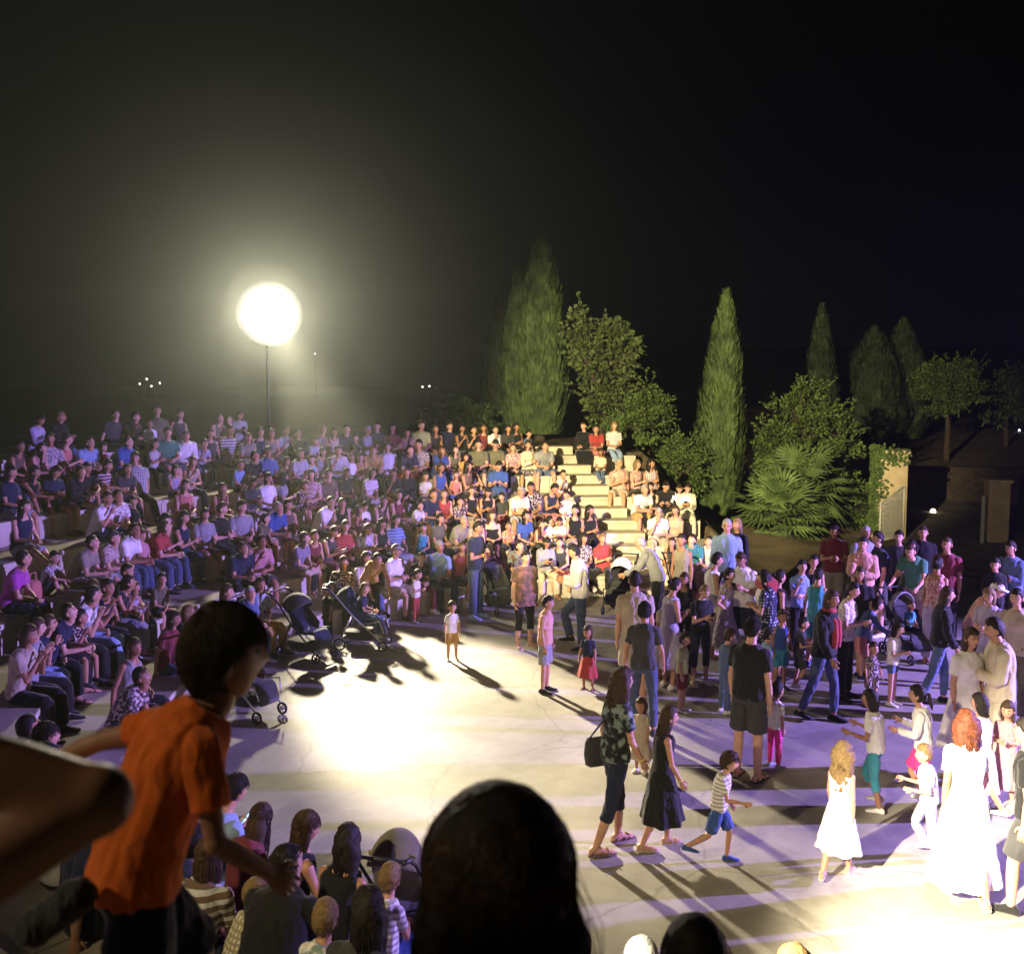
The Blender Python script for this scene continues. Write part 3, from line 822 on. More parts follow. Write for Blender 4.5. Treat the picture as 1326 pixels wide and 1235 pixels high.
CACHE = {}; NSEED = [0]
def cached(key, fn):
    if key not in CACHE:
        CACHE[key] = fn()
    return CACHE[key]
def wear(name, me, mat, parent):
    """one garment: shared mesh, its own material"""
    if not len(me.materials): me.materials.append(mat)
    o = link(name, me, parent); o.material_slots[0].link = 'OBJECT'; o.material_slots[0].material = mat
    return o
EYE = plain('eye_white', (.62, .60, .58), .3); IRIS = plain('dark_brow_and_iris', (.02, .012, .009), .5); LIP = plain('lip', (.40, .13, .11), .45)

def sandal_mesh(f, k):
    a = f.ank[k]; d = V(f.feet[k]).normalized(); up = -V(f.shin[k]).normalized(); up = (up - d * up.dot(d)).normalized(); lat = d.cross(up).normalized()
    b = a - up * .074; mb = MB()
    rs = []
    for y, hw in ((-.08, .022), (-.07, .034), (-.02, .036), (.06, .042), (.14, .048), (.19, .04), (.205, .02)):
        rs.append([b + d * y + lat * (hw * sx) + up * z for sx, z in ((-1, -.014), (1, -.014), (1, .010), (-1, .010))])
    mb.rings(rs)
    for y in (.06, .12):
        mb.tube([b + d * y - lat * .045 + up * .01, b + d * (y - .01) - lat * .02 + up * .052, b + d * (y - .01) + lat * .02 + up * .052, b + d * y + lat * .045 + up * .01], .009, 6)
    mb.tube([b + d * -.05 - lat * .035 + up * .02, b + d * .035 - lat * .02 + up * .085, b + d * .035 + lat * .02 + up * .085, b + d * -.05 + lat * .035 + up * .02], .007, 6)
    return mb.mesh('sandal')

def person(kind, h, pose, top, bottom, hair, loc, face, label, group=None, sk=0, shoes='trainer:white', extras=(), vox=.0135, poseargs=None, hy=0, lod=1, cache=True, onseat=True):
    """pose: name in POSES; top (style, colour, pattern), bottom likewise or None, hair 'style+colour letter'"""
    pargs = poseargs or {}
    s, hs = kind_scale(kind, h); hs = round(hs, 1)
    ck = (kind, hs, pose, hy, repr(sorted(pargs.items())), vox)
    if not cache: ck = ck + (label,)
    f = cached(('fig',) + ck, lambda: Fig(kind, hs, **pose_of(pose, hy, **pargs)))
    me = cached(('body',) + ck, lambda: body_mesh(f, vox))
    if not len(me.materials):
        for m in (skin(sk), EYE, IRIS, LIP): me.materials.append(m)
    b = link('person', me); b.material_slots[0].link = 'OBJECT'; b.material_slots[0].material = skin(sk)
    b.location = loc; b.rotation_euler = (0, 0, -R(face)); b.scale = (s, s, s)
    tag(b, label, 'person', group)
    NSEED[0] += 1; sd = NSEED[0] % 9 if cache else NSEED[0]
    if top:
        top = (tuple(top) + (None,))[:3]
        tm = cached(('top', top[0], sd % 2) + ck, lambda: top_mesh(f, top[0], vox, sd)); 
        wear({'tee': 'tshirt', 'polo': 'polo_shirt', 'long': 'long_sleeved_top', 'shirt': 'shirt', 'tank': 'sleeveless_top', 'tunic': 'tunic', 'dress': 'dress_bodice', 'strapless': 'strapless_top', 'jacket': 'jacket'}[top[0]], tm, fab(top[1], top[2]), b)
    if bottom:
        bottom = (tuple(bottom) + (None,))[:3]
        bm_ = cached(('bot', bottom[0], sd % 2) + ck, lambda: bottom_mesh(f, bottom[0], vox, sd))
        wear({'trousers': 'trousers', 'slim': 'leggings', 'capri': 'cropped_trousers', 'shorts': 'shorts', 'hot': 'shorts', 'mini': 'skirt', 'skirt': 'skirt', 'midi': 'skirt', 'long': 'long_skirt'}[bottom[0]], bm_, fab(bottom[1], bottom[2]), b)
    if hair:
        hm = cached(('hair', hair[0], sd % 3) + ck, lambda: hair_mesh(f, hair[0], sd, lod))
        wear('hair', hm, hairmat(hair[1]), b)
    if shoes:
        st, col = shoes.split(':')
        for k in (0, 1):
            if st == 'sandal': sm = cached(('sandal', k) + ck, lambda: sandal_mesh(f, k)); nm = 'sandal'
            else:
                def mk():
                    mb = MB(); foot(mb, f, k, .007, True); return mb.mesh('shoe')
                sm = cached(('shoe', k) + ck, mk); nm = 'shoe'
            wear(nm, sm, fab(col), b)
    for e in extras:
        if e == 'glasses': wear('glasses', cached(('gl',) + ck, lambda: glasses_mesh(f)), plain('glasses_frame', (.02, .02, .02), .3), b)
        elif e.startswith('cap:'): wear('cap', cached(('cap',) + ck, lambda: cap_mesh(f)), fab(e[4:]), b)
        elif e.startswith('band'):
            k = 1 if e == 'bandl' else 0
            wear('wristband', cached((e,) + ck, lambda: wristband_mesh(f, k)), plain('yellow_paper_wristband', (.72, .58, .16), .6), b)
    b['_f'] = 0
    del b['_f']
    return b, f, s
def world_of(b, s, p):
    """figure point -> world"""
    return V(b.location) + Matrix.Rotation(b.rotation_euler.z, 3, 'Z') @ (V(p) * s)

# ================================================================== the seated crowd
# zone x y | kind | top | bottom | hair | pose     (zones: where in the photograph the head was measured)
ZONES = {'1': (0, 490, 5.88), '2': (180, 490, 5.88), '3': (320, 540, 6.8625), '4': (450, 530, 6.5), '5': (580, 530, 6.8625), '6': (720, 540, 5.615),
         '7': (0, 680, 6.176), '8': (0, 820, 6.5), 'D': (260, 660, 4.144), 'S': (220, 960, 3.9), 'B': (0, 680, 3.9), 'P': (0, 0, 1)}
CROWD = '''
1 475 90 w shirt:black trousers:denim sy a
1 280 310 w long:lilac trousers:navy pd e
1 860 115 m tee:charcoal trousers:black sd a
1 1010 125 m tee:black trousers:jeans sd c
1 1130 180 c tee:white shorts:beige sb a
2 155 155 m tee:olive shorts:beige sd h
1 550 520 w tank:coral trousers:black sb a
1 215 600 w tank:pink trousers:black ld b
1 670 570 m tee:skyblue trousers:navy sd b
1 900 490 m polo:blue trousers:black sd a
1 255 810 w tank:black shorts:denim ld f
1 425 775 w tee:navy hot:black ld e
1 520 760 w long:black hot:charcoal ld b
1 670 745 w tee:black hot:denim ld f
1 780 750 w tee:maroon hot:black ld f
1 910 720 w tee:charcoal hot:navy ld b
1 1010 690 m tee:black trousers:black sd h
1 710 1075 w tee:white trousers:jeans sb c
1 830 1060 m tee:white.floral trousers:jeans sd b
1 945 1035 c tee:black shorts:black sd a
1 1080 1095 c tee:pink trousers:jeans bb a
1 130 560 w tank:brown hot:denim ld a
1 40 700 w tee:navy shorts:grey bd a
2 600 190 w tank:olive trousers:denim ly a
2 655 165 c tee:white shorts:grey sy a
2 760 200 w tee:grey hot:denim lb e
2 840 220 w tank:charcoal shorts:black lb a
2 930 210 m tee:olive shorts:beige sb x
2 985 220 w tank:khaki skirt:beige lb a
2 1080 190 w tee:green trousers:black lb g
2 300 540 c tee:white trousers:black sd a
2 370 560 w tank:beige trousers:black lb c
2 515 500 m shirt:white trousers:jeans sb a
2 680 535 c tee:lilac trousers:jeans sb c
2 890 560 m tee:black shorts:beige sd b
2 1030 585 m polo:denim shorts:beige sd a
2 240 740 c tank:lilac skirt:black bd a
2 350 850 w tank:coral shorts:navy lb x
2 725 720 c tee:skyblue shorts:charcoal sb a
2 870 750 w tee:charcoal skirt:beige ld e
2 1030 720 w tee:white skirt:brown ld a
2 1160 730 w tee:grey skirt:brown ld a
2 150 1000 w tee:black trousers:black cd a
2 245 985 w tank:navy trousers:jeans ld a
2 440 940 m tee:black trousers:black sb d
2 560 880 w tank:maroon hot:denim lb b
3 430 80 m jacket:black trousers:black sb b
3 640 120 w tank:grey skirt:beige sy g
3 895 70 m tee:charcoal trousers:black sb a
3 780 150 w tank:beige skirt:black lb a
3 160 130 w tee:khaki trousers:black lb a
3 500 510 w tee:pink.floral skirt:maroon ld a
3 640 470 c tank:skyblue shorts:maroon sb a
3 800 450 w tee:black trousers:black ld x
3 430 430 c tank:brown shorts:grey bb a
3 540 430 m tee:brown shorts:navy sd a
3 490 720 c tee:black shorts:black sd c
3 640 775 m tee:white trousers:black sd b
3 850 700 w tank:black skirt:mustard ld b
3 210 960 m polo:blue shorts:beige qg b
3 530 1010 w tee:lilac skirt:beige lb a
3 650 950 w tank:charcoal skirt:maroon lb e
3 800 960 w tee:red trousers:black lb a
3 910 940 w tee:lilac.floral trousers:black lb e
3 920 280 m tee:white shorts:green sd c
3 1020 310 c tee:white shorts:green sy a
3 960 760 c tank:coral shorts:black bb b
3 330 730 w tank:brown skirt:olive lb a
4 280 340 m tee:mustard trousers:black sb a
4 215 400 c tank:mustard shorts:jeans bb a
4 425 320 m tee:white shorts:maroon sd a
4 320 160 m tee:charcoal shorts:black sd a
4 375 200 w tank:pink skirt:black lb b
4 180 190 w tee:grey trousers:black sg a
4 165 270 c tee:charcoal shorts:brown sb a
4 550 180 m tee:limegreen trousers:black sb a
4 700 190 w tank:charcoal skirt:olive lb a
4 780 155 m tee:navy trousers:black sd a
4 890 155 w tank:black skirt:grey ld g
4 1025 180 w tee:black trousers:black sd c
4 570 360 m tee:charcoal shorts:orange sd a
4 660 390 w tee:blue trousers:blue lb b
4 775 320 w tank:olive shorts:beige ld a
4 960 350 c tee:mustard shorts:khaki bd b
4 1030 315 m tee:olive trousers:black sd a cap:black
4 165 490 w tee:white.floral skirt:grey ld a
4 365 530 w tee:black shorts:orange ld c
4 540 580 w jacket:black trousers:black ld a
4 660 560 c tee:white.stripe shorts:navy sb a
4 755 515 w tank:blue skirt:blue lb a
4 875 560 c tank:coral skirt:black lb a
4 160 760 c tee:white.dots shorts:maroon sd e
4 320 690 w tank:brown skirt:mustard ld b
4 510 760 c tee:white shorts:black sd b
4 570 720 m tee:navy shorts:denim sd a
4 720 740 w tank:red trousers:black lb a
4 855 740 c tee:black.floral shorts:black sd a
4 1035 690 w tank:black skirt:beige lb a
4 270 950 w tank:black trousers:black cd d
4 375 950 w tee:skyblue skirt:grey ld a
4 705 960 c tank:teal shorts:navy sd a
4 365 1150 m tee:white shorts:beige sb d cap:grey
4 130 1210 w tee:white trousers:denim lb a
4 550 1190 w tee:black trousers:maroon sd a
4 900 1040 m polo:khaki shorts:beige qg b
4 930 1190 w tank:maroon skirt:black lb x
5 335 175 w tank:maroon trousers:black lb a
5 470 200 w tee:white skirt:navy sd c
5 550 190 w tee:charcoal trousers:black ld a
5 690 175 w tank:black skirt:beige ld a
5 910 215 c tee:denim trousers:jeans sd a
5 1060 165 w long:black long:black sd a
5 345 310 w tee:pink.floral trousers:black sb a
5 545 340 w long:cream skirt:navy.floral lb a
5 720 320 m polo:grey shorts:denim qb b
5 455 510 m polo:blue trousers:jeans sd e
5 370 720 w tank:black trousers:black ld e
5 655 730 m polo:cream shorts:grey sg b
5 850 720 w tank:navy skirt:coral sd e
5 700 650 m tee:black shorts:brown sd a cap:black
5 980 770 c long:white trousers:cream sd a
5 490 935 w strapless:black trousers:black cb x
5 800 990 c tee:orange shorts:navy sb a
5 935 970 c tank:coral shorts:navy lb a
5 1045 1020 c tee:white skirt:black sd a
5 880 1140 w long:grey trousers:cream ld e glasses
5 1000 1160 w tank:charcoal skirt:maroon sd a
5 200 1000 w tank:khaki shorts:olive lb b
6 175 110 w tee:red skirt:coral ld b
6 245 100 w tee:white trousers:skyblue ly a
6 320 210 c tee:cream trousers:denim bb x
6 215 400 c tee:white hot:coral sd c
6 410 350 m tee:peach shorts:beige sg a glasses
6 475 340 w tank:pink.floral skirt:black by a
6 615 380 w tank:lilac.floral trousers:black ld a
6 380 510 m tee:white shorts:mustard sg b
6 485 540 c tee:green skirt:beige sd e
6 585 510 w tank:black trousers:black sd a
6 755 490 m jacket:black trousers:cream sd e
6 875 510 w long:white trousers:white ld e
6 960 550 w long:cream trousers:cream pd e
6 620 670 m tee:white shorts:beige sg c glasses
6 725 700 w tank:beige shorts:khaki bb a
6 180 690 w tank:black skirt:beige sd a
6 245 740 w tank:black trousers:black ld a
6 350 865 w polo:red trousers:black sy a
6 190 870 w tee:charcoal.floral trousers:black cd a
6 730 820 m tee:teal shorts:beige sd b
6 655 1015 w tank:charcoal shorts:beige ld a
6 970 830 m polo:white trousers:grey sd b
7 530 420 m tee:white trousers:black sd c
7 70 640 w tee:grey trousers:black bb g
7 10 790 w tee:beige trousers:black bb g
7 -10 260 w tee:magenta trousers:navy sd a
7 720 125 m tee:beige shorts:grey sd b cap:charcoal
7 940 605 m tee:black trousers:jeans qd a
B 688 100 m polo:white trousers:jeans sd b
B 790 90 m polo:red trousers:jeans sb b
B 865 320 w tee:charcoal trousers:denim by g
8 175 260 w long:navy trousers:skyblue bb c glasses
8 820 100 w tank:charcoal trousers:grey pd c
8 700 140 w tank:navy trousers:black sd c
8 640 300 w tee:grey trousers:skyblue bb a
8 340 545 m tee:navy trousers:black qd a
8 120 690 m tee:black trousers:black sd a
8 700 720 w long:white trousers:black pb e glasses
8 530 490 c tee:black shorts:black sd c
S 190 205 m tee:skyblue trousers:black qd e
S 275 385 w tee:maroon trousers:black lb e
S 365 590 w tank:black trousers:black lb a
S 535 640 w tank:black trousers:charcoal kd a
S 700 750 w tank:black trousers:navy ud a
S 470 900 c tee:white shorts:navy sy a
S 945 800 c tee:white.stripe shorts:blue sy a
S 855 1040 m polo:charcoal trousers:black qg a
S 1060 900 w tee:brown trousers:black cb a
S 330 1090 c tee:cream shorts:brown sy b
D 170 340 m polo:denim trousers:jeans sg b
D 240 340 w tee:skyblue.floral trousers:mustard lb a
D 215 190 m polo:navy trousers:black qb b
D 245 115 m polo:pink shorts:charcoal sb c glasses
D 720 250 w tee:navy trousers:black lb a
D 590 225 w tank:maroon trousers:black sb a
P 20 655 w tank:navy shorts:grey ld x
P 92 700 m tee:khaki trousers:olive sd b
P 330 655 c tee:olive shorts:black sd a
P 395 585 w tee:olive shorts:black ld a
P 420 590 w tank:grey skirt:navy pd a
P 520 640 w tank:maroon shorts:beige ld x
P 545 575 m tee:khaki shorts:navy sd x
P 600 600 w tank:brown skirt:black ld a
P 575 690 w tee:olive trousers:navy ld a
P 640 700 w tank:charcoal trousers:navy pd c
P 665 700 m tee:brown trousers:jeans sd b
P 655 640 c tee:charcoal shorts:red sd a
P 60 575 m tee:grey shorts:olive sd a
P 115 570 c tee:maroon shorts:denim bd a
P 230 545 w tank:charcoal shorts:olive ld a
P 250 560 m tee:green shorts:charcoal sd x
P 385 570 c tee:green shorts:grey sd b
P 500 560 w tee:maroon trousers:charcoal ld x
P 605 570 m tee:olive shorts:charcoal sd a
P 345 560 w tank:navy skirt:olive pd a
P 60 720 c tee:brown shorts:charcoal sd f
P 245 690 w tee:grey shorts:maroon pd x
P 300 660 m tee:grey trousers:brown sd a
P 700 655 w tee:blue trousers:charcoal ld a
P 60 935 w tee:navy trousers:black ld a
P 100 935 m tee:charcoal shorts:black sd b
P 25 965 w tank:black trousers:black ld c
P 150 960 m polo:charcoal trousers:jeans sd a
P 190 1000 w tee:black trousers:black ld b
P 240 1100 m tee:navy trousers:black qd b
P 215 1060 w tank:maroon trousers:black bb a
P 330 1215 m tee:black trousers:black qd b
P 235 1160 w tee:charcoal trousers:black ld a
P 400 1232 w tank:brown trousers:black lb a
P 525 1222 w tee:khaki trousers:black cy a
P 130 1010 c tee:black shorts:navy sd x
P 563 712 m polo:skyblue trousers:navy sg a
P 250 805 m tee:charcoal shorts:khaki sd b
P 288 822 w tank:brown shorts:navy lb a
P 215 835 w tee:maroon trousers:jeans ld a
P 160 850 w tank:grey trousers:black pb a
P 190 760 c tee:olive shorts:navy sd a
P 140 905 m tee:charcoal trousers:navy sd b
P 262 1010 w tee:olive trousers:black ld e
P 285 1145 w tee:brown trousers:navy lb a
P 352 1150 w tee:charcoal trousers:jeans kd a
P 170 1085 m tee:navy trousers:black sd a
P 420 1190 w tee:black trousers:grey ld a
P 745 690 c tee:cream shorts:blue sd e
'''
POSEWORDS = {'i': 'hands between knees', 'j': 'propped on one arm', 'l': 'turning to one side', 'a': 'sitting upright', 'b': 'leaning forward', 'c': 'chin on hand', 'd': 'arms folded', 'e': 'looking down at hands', 'f': 'hugging knees', 'g': 'hands before face', 'h': 'leaning back', 'x': 'legs crossed'}
GARM = {'tee': 'tee', 'polo': 'polo shirt', 'long': 'long-sleeved top', 'shirt': 'long-sleeved shirt', 'tank': 'sleeveless top', 'jacket': 'jacket', 'strapless': 'strapless top', 'dress': 'dress', 'tunic': 'tunic'}
PATW = {'floral': 'patterned ', 'stripe': 'striped ', 'dots': 'spotted ', 'tiedye': 'tie-dyed ', 'mottled': 'mottled ', 'check': 'checked '}
BOTW = {'trousers': 'trousers', 'slim': 'leggings', 'capri': 'cropped trousers', 'shorts': 'shorts', 'hot': 'shorts', 'mini': 'skirt', 'skirt': 'skirt', 'midi': 'skirt', 'long': 'long skirt'}
ROWS = ['front', 'second', 'third', 'fourth', 'fifth', 'sixth', 'seventh']
def cw(col): return WORDS.get(col, col)
def gw(g, table):
    p = PATW.get(g[2], '') if len(g) > 2 and g[2] else ''
    if table is BOTW and g[1] == 'jeans' and g[0] == 'trousers': return 'blue jeans'
    if table is BOTW and g[1] == 'denim' and g[0] == 'trousers': return 'faded jeans'
    return p + cw(g[1]) + ' ' + table[g[0]]
def garment(t):
    a, c = t.split(':'); c, _, p = c.partition('.')
    return (a, c, p or None)
def project(p):
    q = cam.rotation_euler.to_matrix().transposed() @ (V(p) - CAM)
    return 663 + FPX * q.x / -q.z, 617.5 - FPX * q.y / -q.z

def seat_spot(px, py, hh):
    """tier and azimuth whose seated head comes nearest to the measured head"""
    best = None
    d = ray(px, 617); kx = d.x / d.y
    ys = np.arange(2.2, 32, .02); xs = kx * ys
    rr = np.hypot(xs - CX, ys - CY); az = np.degrees(np.arctan2(xs - CX, ys - CY)); az = np.where(az > 164, az - 360, az)
    for i in range(NT):
        rt = R0 + TREAD * i + .36
        sg = np.sign(rr - rt); idx = np.where(sg[1:] != sg[:-1])[0]
        for q in idx:
            if az[q] > az_end(i) - 1.2 or az[q] < AZ_START + 2: continue
            X, Y = project((xs[q], ys[q], seat_z(i) + hh))
            e = abs(Y - py)
            if best is None or e < best[0]: best = (e, i, float(az[q]), X, Y)
    return best

HEADH = {'i': .73, 'j': .79, 'l': .79, 'a': .80, 'b': .66, 'c': .70, 'd': .81, 'e': .74, 'f': .72, 'g': .77, 'h': .74, 'x': .78}
HT = {'m': 1.76, 'w': 1.66, 'M': 1.74, 'c': 1.28, 't': .9}
def read_crowd():
    out = []; rp = random.Random(12)
    for line in CROWD.strip().split('\n'):
        w = line.split(); zx, zy, zs = ZONES[w[0]]
        px, py = zx + float(w[1]) / zs, zy + float(w[2]) / zs
        if w[7] == 'a': w[7] = rp.choice('aijlxib' if w[5].split(':')[0] not in ('long', 'skirt') else 'aijl')
        if w[7] == 'x' and w[5].split(':')[0] in ('long', 'skirt'): w[7] = 'j'
        if w[4].split(':')[0] == 'tee' and '.' not in w[4] and rp.random() < .26: w[4] += rp.choice(['.stripe', '.floral', '.floral', '.check', '.tiedye'])
        kind = w[3]; s, hs = kind_scale(kind, HT[kind])
        hh = HEADH[w[7]] * s + (.02 if kind == 'c' else 0)
        b = seat_spot(px, py, hh)
        if b is None: continue
        if b[0] > 40: print('far off', line, round(b[0]))
        out.append(dict(px=px, py=py, kind=kind, top=garment(w[4]), bot=garment(w[5]), hair=w[6], pose=w[7], ex=[e for e in w[8:]], tier=b[1], az=b[2], s=s))
    # shoulder room along each tier
    for i in range(NT):
        row = sorted([p for p in out if p['tier'] == i], key=lambda p: p['az'])
        rt = R0 + TREAD * i + .36
        need = lambda a, b: math.degrees((.205 * (a['s'] + b['s']) + (.06 if 'x' in (a['pose'], b['pose']) else .0)) / rt)
        for it in range(60):
            for a, b in zip(row, row[1:]):
                g = need(a, b) - (b['az'] - a['az'])
                if g > 0: a['az'] -= g * .5; b['az'] += g * .5
            for p in row:
                if i < 6 and abs(p['az'] - (-2.2 - 1.15 * i)) < math.degrees(.75 / rt):   # keep the stair free
                    c = -2.2 - 1.15 * i; p['az'] = c + math.copysign(math.degrees(.76 / rt), p['az'] - c)
                p['az'] = min(p['az'], az_end(i) - math.degrees(.3 / rt))
        for a, b in zip([None] + row, row): b['prev'] = a
        for a, b in zip(row, row[1:] + [None]): a['next'] = b
    return out
LABELS = set()
def seat_label(p):
    t, b = gw(p['top'], GARM), gw(p['bot'], BOTW); r = ROWS[p['tier']]
    c = ['person in %s and %s, %s, on the %s tier' % (t, b, POSEWORDS[p['pose']], r)]
    ns = [q for q in (p.get('prev'), p.get('next')) if q]
    for q in ns: c.append('person in %s and %s, %s tier, beside %s' % (t, b, r, gw(q['top'], GARM)))
    if len(ns) == 2: c.append('person in %s, %s tier, between %s and %s' % (t, r, gw(ns[0]['top'], GARM), gw(ns[1]['top'], GARM)))
    for x in c:
        if x not in LABELS and len(x.split()) <= 16: LABELS.add(x); return x
    print('label clash', c[0]); return c[-1]

SEATED = []
def build_crowd():
    rnd = random.Random(5); ppl = read_crowd()
    for n, p in enumerate(ppl):
        i = p['tier']; rt = R0 + TREAD * i + .36 * p['s'] + (.16 if p['pose'] == 'f' else 0) + (.05 if p['pose'] in 'h' else 0)
        x, y = polar(rt, p['az'])
        near = p['px'] < 340 and p['py'] > 700 or math.hypot(x, y) < 11
        rt += rnd.uniform(-.07, .09); x, y = polar(rt, p['az']); yaw = rnd.uniform(-22, 22); hy = rnd.choice([-24, 0, 0, 22])
        b, f, s = person(p['kind'], HT[p['kind']], p['pose'], p['top'], p['bot'], p['hair'], (x, y, seat_z(i) + .002), p['az'] + 180 + yaw, seat_label(p), 'spectators on the stone tiers',
               sk=rnd.choice([0, 0, 0, 1, 1, 2, 2, 3]), shoes=rnd.choice(['trainer:white', 'trainer:black', 'trainer:charcoal', 'sandal:brown']), extras=p['ex'], hy=hy, vox=.0125 if near else .016, lod=1 if near else 0)
        k = rnd.uniform(.965, 1.035); b.scale = tuple(q * k for q in b.scale)
        if math.hypot(x, y) < 8.6 and p['px'] < 620:
            hc_ = p['hair'][1]
            if p['hair'][0] in 'sqap': scalp_strands(f, 1500, .05 if p['hair'][0] != 'q' else .03, .0018, n, .004).build('hair_strands', hairmat(hc_), b)
            elif p['hair'][0] in 'lbck': scalp_strands(f, 1300, .10, .0018, n, .005).build('hair_strands', hairmat(hc_), b); strands(f, 420, .44 if p['hair'][0] != 'b' else .24, .005, .0026, n, .05).build('hair_locks', hairmat(hc_), b)
        SEATED.append((p, b, f, s))
build_crowd()

